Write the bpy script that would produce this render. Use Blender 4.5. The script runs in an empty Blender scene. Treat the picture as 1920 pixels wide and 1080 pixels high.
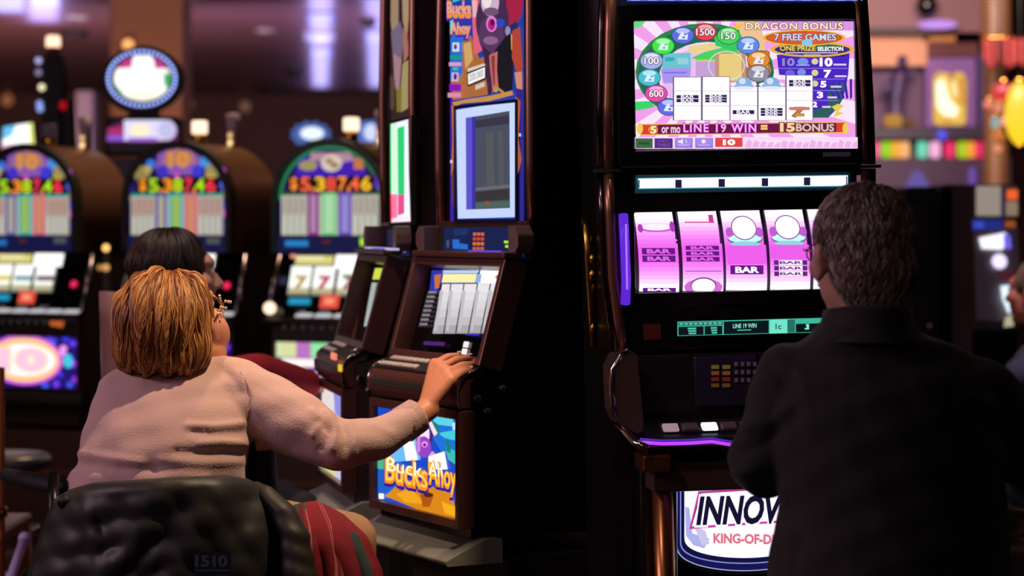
import bpy, bmesh, math, random
import numpy as np
from mathutils.bvhtree import BVHTree
from mathutils import Vector, Matrix, Euler
random.seed(7); np.random.seed(7)
C = bpy.context.scene.collection
scn = bpy.context.scene
PI = math.pi
K = 1920*80/36.0            # focal length in pixels of the 1920 px wide frame
EYE = 1.35                  # camera height (m)
HOR = 430.0                 # picture row of the horizon

# ------------------------------------------------------------------ camera
cam_d = bpy.data.cameras.new('camera'); cam = bpy.data.objects.new('camera', cam_d); C.objects.link(cam)
cam.location = (0, 0, EYE); cam.rotation_euler = (PI/2, 0, 0)
cam_d.lens = 80; cam_d.sensor_width = 36; cam_d.shift_y = -(540-HOR)/1920.0
cam_d.dof.use_dof = True; cam_d.dof.focus_distance = 4.8; cam_d.dof.aperture_fstop = 3.1
cam_d.clip_end = 200
scn.camera = cam
# ------------------------------------------------------------------ world, exposure
w = bpy.data.worlds.new('world'); scn.world = w; w.use_nodes = True
w.node_tree.nodes['Background'].inputs[0].default_value = (0.30, 0.22, 0.30, 1)
w.node_tree.nodes['Background'].inputs[1].default_value = 0.02
scn.view_settings.view_transform = 'Standard'; scn.view_settings.look = 'None'
scn.view_settings.exposure = 0.0; scn.view_settings.gamma = 1.0; scn.view_settings.use_curve_mapping = False
# ------------------------------------------------------------------ lights: ceiling spots of the room, added spots and fills
def spot(name, loc, to, energy, col, deg, blend=0.3, size=0.08):
    d = bpy.data.lights.new(name, 'SPOT'); d.energy = energy; d.color = col; d.spot_size = math.radians(deg)
    d.spot_blend = blend; d.shadow_soft_size = size
    o = bpy.data.objects.new(name, d); C.objects.link(o); o.location = loc
    o.rotation_euler = (Vector(to)-Vector(loc)).to_track_quat('-Z', 'Y').to_euler(); return o
def area(name, loc, to, energy, col, sx, sy):
    d = bpy.data.lights.new(name, 'AREA'); d.energy = energy; d.color = col; d.shape = 'RECTANGLE'; d.size = sx; d.size_y = sy
    o = bpy.data.objects.new(name, d); C.objects.link(o); o.location = loc
    o.rotation_euler = (Vector(to)-Vector(loc)).to_track_quat('-Z', 'Y').to_euler(); return o
spot('downlight_over_woman', (0.47, 4.40, 3.5), (-0.44, 5.0, 1.0), 290, (1.0, 0.73, 0.47), 27, 0.35, 0.04)
spot('fill_spot_sweater', (-0.75, 5.75, 3.5), (-0.74, 6.1, 1.0), 130, (1.0, 0.74, 0.6), 22, 0.5, 0.06)  # added spot to brighten the dark red sweater
spot('fill_spot_trims', (-1.2, 2.8, 3.3), (.24, 4.75, 1.15), 75, (1.0, 0.74, 0.62), 17, 0.6, 0.08)  # added unseen spot that lifts the tall machine's left trims
spot('fill_spot_right_edge', (1.5, 6.7, 3.5), (1.92, 8.3, 1.0), 170, (1.0, 0.78, 0.7), 30, 0.5, 0.08)  # added spot to light the person at the right edge
spot('downlight_over_hair', (-0.55, 5.5, 3.5), (-0.64, 4.95, 1.2), 60, (1.0, 0.72, 0.45), 13, 0.5, 0.05)
spot('downlight_over_consoles', (-1.1, 4.6, 3.5), (-0.22, 5.45, 0.9), 110, (1.0, 0.72, 0.55), 30, 0.5, 0.08)
spot('downlight_over_man', (1.35, 5.0, 3.5), (0.68, 4.1, 1.4), 5, (1.0, 0.75, 0.5), 22, 0.6, 0.06)
spot('downlight_over_row', (-1.0, 10.3, 3.5), (-1.4, 9.9, 1.5), 130, (1.0, 0.66, 0.4), 80, 0.6, 0.1)
spot('downlight_over_aisle', (-2.6, 7.6, 3.5), (-2.0, 9.3, 0.4), 40, (1.0, 0.68, 0.42), 60, 0.6, 0.1)
area('fill_violet', (-3.6, 3.2, 2.6), (-0.7, 5.0, 1.0), 22, (0.70, 0.48, 1.0), 1.6, 1.0)  # unseen violet fill tinting the woman's left back
area('fill_warm_left', (-5.0, 3.6, 3.2), (-0.2, 5.4, 1.0), 70, (1.0, 0.66, 0.56), 2.5, 1.5)  # unseen soft fill added to warm the pirate machine's front
area('fill_warm_behind', (-1.6, -0.8, 3.3), (0.2, 5.0, 1.2), 16, (1.0, 0.68, 0.56), 3.0, 1.5)  # unseen fill behind the camera, added for the bronze trims to reflect
area('fill_warm_far', (-7.0, 24.0, 0.6), (-6.0, 30.0, 3.6), 520, (1.0, 0.55, 0.42), 9, 3)  # unseen warm fill aimed up at the far ceiling
area('fill_violet_far', (-2.5, 24.0, 0.6), (-2.5, 29.0, 3.6), 190, (0.62, 0.42, 1.0), 3, 5)  # unseen violet fill put in to tint the far ceiling
area('fill_far_right', (2.5, 13.4, 3.3), (3.2, 17.0, 2.5), 330, (1.0, 0.72, 0.62), 2, 1)  # unseen fill brightening the bar canopy
area('fill_pillar', (-3.4, 17.5, 1.2), (-3.5, 21.0, 2.6), 60, (1.0, 0.62, 0.42), 1.2, 1.0)  # warm fill added to bring up the tan pillar

# added violet lights facing up; their streaks stand in for the ceiling's reflections
def wash(name, p0, p1, wd, energy, col):
    d = bpy.data.lights.new(name, 'AREA'); d.energy = energy; d.color = col; d.shape = 'RECTANGLE'; a, b = Vector(p0), Vector(p1); d.size = wd; d.size_y = (b-a).length
    o = bpy.data.objects.new(name, d); C.objects.link(o); o.location = (a+b)/2; o.rotation_euler = (PI, 0, -math.atan2(b.x-a.x, b.y-a.y)+0) ; o.rotation_euler = (PI, 0, math.atan2(-(b.x-a.x), b.y-a.y)); return o
for nm, px, w_, e, y0, y1 in (('added_wash_left', 601, .22, 85, 18.5, 36.5), ('added_wash_right', 706, .22, 75, 18.5, 36.5), ('added_wash_corner', 82, .30, 55, 18.0, 25.0), ('added_wash_far_corner', 20, .30, 34, 18.0, 24.0)):
    wash(nm, ((px-960)/K*y0, y0, 3.42), ((px-960)/K*y1, y1, 3.42), w_, e, (0.42, 0.40, 1.0))

# ------------------------------------------------------------------ helpers
def P(px, py, Y): return Vector(((px-960)/K*Y, Y, EYE-(py-HOR)/K*Y))
def lin(c):
    r = []
    for x in c[:3]:
        x /= 255.0; r.append(x/12.92 if x <= 0.04045 else ((x+0.055)/1.055)**2.4)
    return tuple(r)+(1.0,)
MATS = {}
def mat(name, col, rough=0.5, metal=0.0, emit=0.0, coat=0.0, var=0.12, scale=30, bump=0.0, spec=0.5, stretch=None, sheen=0.0, trans=0.0):
    if name in MATS: return MATS[name]
    m = bpy.data.materials.new(name); m.use_nodes = True; nt = m.node_tree; b = nt.nodes['Principled BSDF']
    b.inputs['Base Color'].default_value = lin(col); b.inputs['Roughness'].default_value = rough; b.inputs['Metallic'].default_value = metal
    b.inputs['Coat Weight'].default_value = coat; b.inputs['Specular IOR Level'].default_value = spec; b.inputs['Sheen Weight'].default_value = sheen
    b.inputs['Transmission Weight'].default_value = trans
    if emit:
        b.inputs['Emission Color'].default_value = lin(col); b.inputs['Emission Strength'].default_value = emit
    elif var or bump:
        tc = nt.nodes.new('ShaderNodeTexCoord'); n = nt.nodes.new('ShaderNodeTexNoise'); n.inputs['Scale'].default_value = scale; n.inputs['Detail'].default_value = 3
        src = tc.outputs['Object']
        if stretch:
            mp = nt.nodes.new('ShaderNodeMapping'); mp.inputs['Scale'].default_value = stretch; nt.links.new(src, mp.inputs['Vector']); src = mp.outputs['Vector']
        nt.links.new(src, n.inputs['Vector'])
        if var:
            mx = nt.nodes.new('ShaderNodeMix'); mx.data_type = 'RGBA'; l = lin(col)
            mx.inputs['A'].default_value = tuple(x*(1-var) for x in l[:3])+(1,); mx.inputs['B'].default_value = tuple(min(1, x*(1+var)) for x in l[:3])+(1,)
            nt.links.new(n.outputs['Fac'], mx.inputs['Factor']); nt.links.new(mx.outputs['Result'], b.inputs['Base Color'])
        if bump:
            bp = nt.nodes.new('ShaderNodeBump'); bp.inputs['Strength'].default_value = bump; bp.inputs['Distance'].default_value = 0.01
            nt.links.new(n.outputs['Fac'], bp.inputs['Height']); nt.links.new(bp.outputs['Normal'], b.inputs['Normal'])
    MATS[name] = m; return m
def glow(col, e=1.0):
    key = 'lit_%02x%02x%02x_%d' % (int(col[0]), int(col[1]), int(col[2]), int(e*100))
    if key in MATS: return MATS[key]
    m = bpy.data.materials.new(key); m.use_nodes = True; b = m.node_tree.nodes['Principled BSDF']
    b.inputs['Base Color'].default_value = (0.01, 0.01, 0.012, 1); b.inputs['Roughness'].default_value = 0.35; b.inputs['Specular IOR Level'].default_value = 0.2
    b.inputs['Emission Color'].default_value = lin(col); b.inputs['Emission Strength'].default_value = e
    MATS[key] = m; return m

class MB:
    """collects shapes and links them as ONE mesh object"""
    def __init__(s): s.v = []; s.f = []; s.m = []; s.s = []; s.mi = 0; s.sm = False
    def add(s, vs, fs, mi=None, sm=None):
        o = len(s.v); s.v += [tuple(p) for p in vs]
        for f in fs:
            s.f.append(tuple(i+o for i in f)); s.m.append(s.mi if mi is None else mi); s.s.append(s.sm if sm is None else sm)
        return s
    def box(s, c, d, rot=None, mi=None):
        x, y, z = d[0]/2, d[1]/2, d[2]/2
        vs = [Vector(p) for p in ((-x,-y,-z),(x,-y,-z),(x,y,-z),(-x,y,-z),(-x,-y,z),(x,-y,z),(x,y,z),(-x,y,z))]
        if rot: R = Euler(rot).to_matrix(); vs = [R @ p for p in vs]
        return s.add([p+Vector(c) for p in vs], [(0,3,2,1),(4,5,6,7),(0,1,5,4),(1,2,6,5),(2,3,7,6),(3,0,4,7)], mi, False)
    def prism(s, prof, x0, x1, mi=None, fn=lambda a, b, x: (x, a, b), sm=False):
        n = len(prof); vs = [fn(a, b, x0) for a, b in prof]+[fn(a, b, x1) for a, b in prof]
        fs = [(i, (i+1) % n, (i+1) % n+n, i+n) for i in range(n)]
        s.add(vs, fs, mi, sm); return s.add(vs, [tuple(range(n-1, -1, -1)), tuple(range(n, 2*n))], mi, False)
    def loft(s, rings, caps=True, mi=None, sm=True, closed=True):
        n = len(rings[0]); vs = [p for r in rings for p in r]; fs = []
        for k in range(len(rings)-1):
            for i in range(n if closed else n-1): fs.append((k*n+i, k*n+(i+1) % n, (k+1)*n+(i+1) % n, (k+1)*n+i))
        if caps and closed: fs += [tuple(range(n-1, -1, -1)), tuple((len(rings)-1)*n+i for i in range(n))]
        return s.add(vs, fs, mi, sm)
    def tube(s, pts, r, n=10, mi=None, sm=True, flat=1.0):
        pts = [Vector(p) for p in pts]; r = list(r) if hasattr(r, '__len__') else [r]*len(pts); rings = []; up = None
        for i, p in enumerate(pts):
            d = (pts[min(i+1, len(pts)-1)]-pts[max(i-1, 0)]).normalized()
            if up is None: up = Vector((0, 0, 1)) if abs(d.z) < 0.9 else Vector((0, 1, 0))
            a = d.cross(up).normalized(); up = a.cross(d).normalized()
            rings.append([p+a*(r[i]*math.cos(2*PI*k/n))+up*(r[i]*flat*math.sin(2*PI*k/n)) for k in range(n)])
        return s.loft(rings, True, mi, sm)
    def cap(s, p0, p1, r0, r1=None, n=16, mi=None):
        p0, p1 = Vector(p0), Vector(p1); r1 = r0 if r1 is None else r1; d = (p1-p0).normalized(); pts = []; rs = []
        for k in range(5): a = PI/2*k/5; pts.append(p0-d*r0*math.cos(a)); rs.append(max(r0*math.sin(a), r0*0.05))
        pts += [p0, p1]; rs += [r0, r1]
        for k in range(1, 6): a = PI/2*k/5; pts.append(p1+d*r1*math.sin(a)); rs.append(max(r1*math.cos(a), r1*0.05))
        return s.tube(pts, rs, n, mi)
    def ell(s, c, r, R=None, n=20, m=12, mi=None):
        c = Vector(c); rings = []
        for j in range(m+1):
            a = PI*j/m; sz = max(math.sin(a), 0.01); ring = []
            for i in range(n):
                p = Vector((r[0]*sz*math.cos(2*PI*i/n), r[1]*sz*math.sin(2*PI*i/n), -r[2]*math.cos(a)))
                ring.append(c+(R @ p if R else p))
            rings.append(ring)
        return s.loft(rings, True, mi, True)
    def lathe(s, prof, c=(0,0,0), n=24, mi=None, sm=True):
        return s.loft([[(c[0]+max(r, 1e-4)*math.cos(2*PI*i/n), c[1]+max(r, 1e-4)*math.sin(2*PI*i/n), c[2]+z) for i in range(n)] for r, z in prof], True, mi, sm)
    def mesh(s, name):
        me = bpy.data.meshes.new(name); me.from_pydata(s.v, [], s.f)
        me.polygons.foreach_set('material_index', s.m); me.polygons.foreach_set('use_smooth', s.s); me.update(); return me
    def build(s, name, mats, parent=None, bevel=0, sub=0, fix=True):
        me = s.mesh(name)
        if fix:
            b = bmesh.new(); b.from_mesh(me); bmesh.ops.recalc_face_normals(b, faces=b.faces); b.to_mesh(me); b.free()
        for m in (mats if isinstance(mats, (list, tuple)) else [mats]): me.materials.append(m)
        o = bpy.data.objects.new(name, me); C.objects.link(o)
        if parent: o.parent = parent
        if bevel:
            md = o.modifiers.new('bevel', 'BEVEL'); md.width = bevel; md.segments = 2; md.limit_method = 'ANGLE'; md.angle_limit = math.radians(40)
        if sub: md = o.modifiers.new('sub', 'SUBSURF'); md.levels = sub; md.render_levels = sub
        return o
def tag(o, label=None, cat=None, group=None, kind=None):
    if label: o['label'] = label
    if cat: o['category'] = cat
    if group: o['group'] = group
    if kind: o['kind'] = kind
    return o
def thing(name, label, cat, loc=(0,0,0), rotz=0, group=None):
    o = bpy.data.objects.new(name, None); C.objects.link(o); o.location = loc; o.rotation_euler = (0, 0, rotz); o.empty_display_size = 0.1
    return tag(o, label, cat, group)
def struct(name, mb, m, bevel=0): o = mb.build(name, m, None, bevel); o['kind'] = 'structure'; return o

class Frame:
    """a machine's own axes: x along its front to the right, y into its depth"""
    def __init__(s, cx, cy, deg): s.c = (cx, cy); s.r = math.radians(deg); s.ex = (math.cos(s.r), math.sin(s.r)); s.ey = (-math.sin(s.r), math.cos(s.r))
    def hit(s, px, py, p0, p1=None):
        if p1 is None: p1 = (p0, 1.0); p0 = (p0, 0.0)
        a, b = (px-960)/K, (py-HOR)/K; n = (-(p1[1]-p0[1]), p1[0]-p0[0])
        tk = a*s.ey[0]+s.ey[1]; t0 = -(s.c[0]*s.ey[0]+s.c[1]*s.ey[1])
        q = -(n[0]*(t0-p0[0])+n[1]*(EYE-p0[1]))/(n[0]*tk-n[1]*b)
        X, Y = a*q-s.c[0], q-s.c[1]
        return Vector((X*s.ex[0]+Y*s.ex[1], X*s.ey[0]+Y*s.ey[1], EYE-b*q))
    def world(s, x, t, z): return Vector((s.c[0]+x*s.ex[0]+t*s.ey[0], s.c[1]+x*s.ex[1]+t*s.ey[1], z))

# ------------------------------------------------------------------ lettering and screen art
GL = {}
def glyphs(txt, bold=0.0, shear=0.0, sp=1.0):
    k = (txt, bold, shear, sp)
    if k in GL: return GL[k]
    cu = bpy.data.curves.new('t', 'FONT'); cu.body = txt; cu.size = 1; cu.offset = bold; cu.shear = shear; cu.space_character = sp; cu.resolution_u = 3
    o = bpy.data.objects.new('t', cu); C.objects.link(o); bpy.context.view_layer.update()
    me = bpy.data.meshes.new_from_object(o.evaluated_get(bpy.context.evaluated_depsgraph_get()))
    vs = [(v.co.x, v.co.y) for v in me.vertices]; fs = [tuple(p.vertices) for p in me.polygons]
    bpy.data.objects.remove(o); bpy.data.curves.remove(cu); bpy.data.meshes.remove(me)
    GL[k] = (vs, fs); return GL[k]
def clip_rect(poly, x0, y0, x1, y1):
    for ax, lim, sg in ((0, x0, 1), (0, x1, -1), (1, y0, 1), (1, y1, -1)):
        out = []
        for i in range(len(poly)):
            a, b = poly[i-1], poly[i]; da, db = (a[ax]-lim)*sg, (b[ax]-lim)*sg
            if (da >= 0) != (db >= 0): t = da/(da-db); out.append((a[0]+(b[0]-a[0])*t, a[1]+(b[1]-a[1])*t))
            if db >= 0: out.append(b)
        poly = out
        if len(poly) < 3: return []
    return poly
class Art:
    """flat (or curved) picture content of a lit panel: many coloured shapes kept in ONE mesh"""
    def __init__(s, rect, fn, e=1.0, step=0.00012):
        s.r = rect; s.fn = fn; s.e = e; s.step = step; s.k = 0; s.mb = MB(); s.ms = []; s.curved = False
    def slot(s, col, e):
        m = glow(col, s.e if e is None else e)
        if m not in s.ms: s.ms.append(m)
        return s.ms.index(m)
    def poly(s, pts, col, e=None, clip=True):
        if clip: pts = clip_rect(list(pts), *s.r)
        if len(pts) < 3: return s
        s.k += 1; s.mb.add([s.fn(x, y, s.k*s.step) for x, y in pts], [tuple(range(len(pts)))], s.slot(col, e)); return s
    def rect(s, x0, y0, x1, y1, col, e=None, n=1):
        x0, x1 = max(x0, s.r[0]), min(x1, s.r[2]); y0, y1 = max(y0, s.r[1]), min(y1, s.r[3])
        if x1 <= x0 or y1 <= y0: return s
        s.k += 1; vs = []; 
        for i in range(n+1): y = y0+(y1-y0)*i/n; vs += [s.fn(x0, y, s.k*s.step), s.fn(x1, y, s.k*s.step)]
        s.mb.add(vs, [(2*i, 2*i+1, 2*i+3, 2*i+2) for i in range(n)], s.slot(col, e)); return s
    def oval(s, cx, cy, rx, ry, col, e=None, n=28):
        if s.curved:
            s.k += 1; vs = []; m = 14
            for i in range(m+1):
                y = cy-ry*math.cos(PI*i/m); h_ = rx*math.sin(PI*i/m); y = min(max(y, s.r[1]), s.r[3]); vs += [s.fn(cx-h_, y, s.k*s.step), s.fn(cx+h_, y, s.k*s.step)]
            s.mb.add(vs, [(2*i, 2*i+1, 2*i+3, 2*i+2) for i in range(m)], s.slot(col, e)); return s
        return s.poly([(cx+rx*math.cos(2*PI*i/n), cy+ry*math.sin(2*PI*i/n)) for i in range(n)], col, e)
    def ring(s, cx, cy, rx, ry, th, col, e=None, n=32, a0=0, a1=2*PI):
        for i in range(n):
            a, b = a0+(a1-a0)*i/n, a0+(a1-a0)*(i+1)/n
            s.k -= 0 if i == 0 else 1
            s.poly([(cx+rx*math.cos(a), cy+ry*math.sin(a)), (cx+rx*math.cos(b), cy+ry*math.sin(b)), (cx+(rx-th)*math.cos(b), cy+(ry-th)*math.sin(b)), (cx+(rx-th)*math.cos(a), cy+(ry-th)*math.sin(a))], col, e)
        return s
    def text(s, txt, cx, cy, w, h, col, e=None, bold=0.02, shear=0, out=None, ob=0.06, sp=1.0, skew=0.0):
        base = glyphs(txt, 0.0, shear, sp)[0]
        xs = [p[0] for p in base]; ys = [p[1] for p in base]; sx = w/(max(xs)-min(xs)); sy = h/(max(ys)-min(ys)); mx, my = (max(xs)+min(xs))/2, (max(ys)+min(ys))/2
        for bd, c in (([(ob, out)] if out else [])+[(bold, col)]):
            vs, fs = glyphs(txt, bd, shear, sp); s.k += 1
            s.mb.add([s.fn(cx+(x-mx)*sx, cy-(y-my)*sy+skew*(x-mx)*sx, s.k*s.step) for x, y in vs], fs, s.slot(c, e))
        return s
    def build(s, name, parent): return s.mb.build(name, s.ms, parent, fix=False)
def plane_fn(o, U, V, N):
    o, U, V, N = Vector(o), Vector(U), Vector(V), Vector(N)
    return lambda x, y, h: o+U*x+V*y+N*h
def rect_fn(rect, A, B, D):
    """art rect -> quad with corners A (top left), B (top right), D (bottom left) in the machine's axes"""
    A, B, D = Vector(A), Vector(B), Vector(D); U = (B-A)/(rect[2]-rect[0]); V = (D-A)/(rect[3]-rect[1]); N = V.cross(U).normalized()
    if N.y > 0: N = -N
    return lambda x, y, h: A+U*(x-rect[0])+V*(y-rect[1])+N*(h+0.0006)
def blob(prims, voxel, smooth=6, deform=None, name='body'):
    """one continuous surface grown from overlapping volumes"""
    me = prims.mesh('tmp'); o = bpy.data.objects.new('tmp', me); C.objects.link(o)
    m = o.modifiers.new('r', 'REMESH'); m.mode = 'VOXEL'; m.voxel_size = voxel; m.use_smooth_shade = True
    if smooth: q = o.modifiers.new('s', 'SMOOTH'); q.factor = 0.5; q.iterations = smooth
    bpy.context.view_layer.update()
    out = bpy.data.meshes.new_from_object(o.evaluated_get(bpy.context.evaluated_depsgraph_get())); out.name = name
    bpy.data.objects.remove(o); bpy.data.meshes.remove(me)
    if deform:
        n = len(out.vertices); co = np.empty(n*3); no = np.empty(n*3); out.vertices.foreach_get('co', co); out.vertices.foreach_get('normal', no)
        co = deform(co.reshape(-1, 3), no.reshape(-1, 3)); out.vertices.foreach_set('co', co.ravel()); out.update()
    out.polygons.foreach_set('use_smooth', [True]*len(out.polygons)); return out
def mesh_obj(name, me, m, parent=None):
    for x in (m if isinstance(m, (list, tuple)) else [m]): me.materials.append(x)
    o = bpy.data.objects.new(name, me); C.objects.link(o)
    if parent: o.parent = parent
    return o
# ------------------------------------------------------------------ materials
black = mat('black_lacquer', (14, 13, 15), 0.28, spec=0.5)
blackm = mat('black_matte', (16, 15, 16), 0.6)
darkgrey = mat('dark_grey_plastic', (40, 37, 38), 0.45)
bronze = mat('bronze_trim', (150, 104, 88), 0.3, 0.85)
brownp = mat('brown_metallic_plastic', (104, 66, 60), 0.33, 0.35)
chrome = mat('chrome', (205, 198, 200), 0.13, 1.0, var=0.03)
steel = mat('brushed_steel', (150, 150, 140), 0.38, 0.25, stretch=(2, 40, 40))
barrel = mat('brown_barrel_lacquer', (120, 84, 62), 0.35, 0.2)
wood = mat('dark_wood', (62, 40, 28), 0.45, stretch=(1, 14, 1), var=0.25)
glass_dark = mat('dark_glass', (12, 11, 14), 0.08, spec=0.6, var=0)
gold = mat('glint_gold', (200, 150, 70), 0.25, 1.0)

# ------------------------------------------------------------------ room
CZ = 3.6; WALLY = 38.0
struct('floor', MB().add([(-16,-3,0),(14,-3,0),(14,40,0),(-16,40,0)], [(0,1,2,3)]), mat('casino_carpet', (52, 28, 24), 0.95, var=0.5, scale=6))
struct('ceiling', MB().box((-1, 18.5, CZ+0.1), (30, 43, 0.2)), mat('ceiling_panels', (96, 70, 72), 0.42, var=0.3, scale=0.7, stretch=(1, 3, 1)))
struct('wall_back', MB().box((-1, WALLY+0.1, CZ/2), (30, 0.2, CZ)), mat('wall_brown', (70, 42, 32), 0.7))
struct('wall_left', MB().box((-15.9, 18.5, CZ/2), (0.2, 43, CZ)), mat('wall_brown', (70, 42, 32), 0.7))
struct('wall_right', MB().box((13.9, 18.5, CZ/2), (0.2, 43, CZ)), mat('wall_brown', (70, 42, 32), 0.7))
tan = mat('tan_plaster', (150, 100, 76), 0.6)
# broad tan pillar standing out of the back wall, and a slimmer one
a, b = P(205, 0, 21), P(342, 0, 21)
struct('trim_1', MB().box(((a.x+b.x)/2, 21.3, CZ/2), (b.x-a.x, 0.6, CZ)), tan, 0.03)
a, b = P(140, 0, 27), P(172, 0, 27)
struct('trim_2', MB().box(((a.x+b.x)/2, 27.2, 1.5), (b.x-a.x, 0.3, 3.0)), mat('grey_panel', (120, 108, 124), 0.6), 0.02)

# small recessed downlights, and added glowing patches standing in for violet ceiling reflections
for i, (px, py, lab) in enumerate(((147, 30, 'small recessed ceiling light at upper left above the black tower'), (497, 55, 'small recessed ceiling light left of the violet ceiling streaks'), (705, -6, 'small recessed ceiling light at the top edge beside the tall pirate machine'), (352, -3, 'small recessed ceiling light at the top edge above the tan pillar'))):
    Y = (CZ-EYE)*K/(HOR-py); p = P(px, py, Y)
    t = thing('ceiling_light', lab, 'ceiling light', (p.x, p.y, CZ), 0, 'recessed ceiling lights')
    MB().lathe([(0.12, 0), (0.12, -0.02), (0.085, -0.03), (0.085, 0)], n=20).build('trim_ring', steel, t)
    MB().lathe([(0.0, -0.012), (0.08, -0.012), (0.08, -0.004), (0, -0.004)], n=20).build('lamp', glow((255, 214, 180), 2.2), t)
vio = glow((150, 130, 232), 0.62); vio2 = glow((186, 176, 250), .8)
for i, (x0, x1, y0, y1, m, lab) in enumerate(((572, 632, 22, 42, vio, 'small violet glow patch in the left ceiling reflection, upper one'), (570, 628, 60, 74, vio2, 'brightest pale violet glow patch in the left ceiling reflection'),
        (586, 626, 88, 102, vio, 'lower violet glow patch in the left ceiling reflection'), (684, 736, 56, 76, vio, 'violet glow patch in the right ceiling reflection beside the slot machine top'),
        (58, 112, -20, 8, vio2, 'pale violet ceiling reflection patch at the top left corner, right one'), (-20, 44, -20, 18, vio2, 'pale violet ceiling reflection patch at the top left corner, left one'))):
    Y0, Y1 = (CZ-EYE)*K/(HOR-y0), (CZ-EYE)*K/(HOR-y1); xa, xb = P(x0, y0, Y0).x, P(x1, y0, Y0).x; sh = (P((x0+x1)/2, y1, Y1).x-P((x0+x1)/2, y0, Y0).x)
    t = thing('ceiling_reflection_glow', lab, 'ceiling light', ((xa+xb)/2, Y0, CZ), 0, 'violet ceiling reflection patches'); h = (xb-xa)/2
    MB().add([(-h, 0, -0.02), (h, 0, -0.02), (h+sh, Y1-Y0, -0.02), (-h+sh, Y1-Y0, -0.02), (-h, 0, 0), (h, 0, 0), (h+sh, Y1-Y0, 0), (-h+sh, Y1-Y0, 0)], [(0,1,2,3),(0,1,5,4),(1,2,6,5),(2,3,7,6),(3,0,4,7),(4,5,6,7)]).build('glow_patch', m, t)
for i, (px, py, r, lab) in enumerate(((140, 57, 26, 'dark round ceiling vent left of the tan pillar'), (315, 92, 24, 'dark round ceiling vent above the oval sign'), (555, 131, 20, 'dark round ceiling vent beside the left violet streaks'), (690, 36, 16, 'dark round ceiling vent between the right violet streaks'), (512, 165, 22, 'dark round ceiling vent farthest toward the back wall'))):
    Y = (CZ-EYE)*K/(HOR-py); p = P(px, py, Y); R = r/K*Y
    tag(MB().lathe([(R*0.6, -0.10), (R*0.9, -0.06), (R, 0), (0.02, 0)], (0, 0, 0), 24).build('ceiling_vent', mat('vent_dark', (26, 18, 20), 0.7)), lab, 'vent', 'round ceiling vents').location = (p.x, p.y, CZ)
# lamps on the back wall (far warm dots)
for i, (px, py, R, c, lab) in enumerate(((241, 84, 0.05, (255, 170, 100), 'orange lamp glowing on the tan pillar above the oval sign'), (460, 200, 0.09, (120, 84, 66), 'dim round wall lamp far behind the second arched machine'), (355, 196, 0.09, (96, 66, 52), 'dim round wall lamp right of the tan pillar'), (14, 188, 0.10, (150, 90, 60), 'dim amber wall lamp at the left picture edge'), (10, 137, 0.12, (190, 130, 110), 'pale amber wall lamp higher up at the left picture edge'))):
    Y = 20.92 if i == 0 else WALLY-0.08; p = P(px, py, Y); t = thing('wall_lamp', lab, 'lamp', p, 0, 'far wall lamps')
    MB().tube([(0, 0.1, 0), (0, 0.0, 0)], R*1.1, 16).build('bracket', gold, t)
    MB().ell((0, -0.02, 0), (R, 0.05, R)).build('globe', glow(c, 1.6 if i == 0 else 0.8), t)
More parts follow.
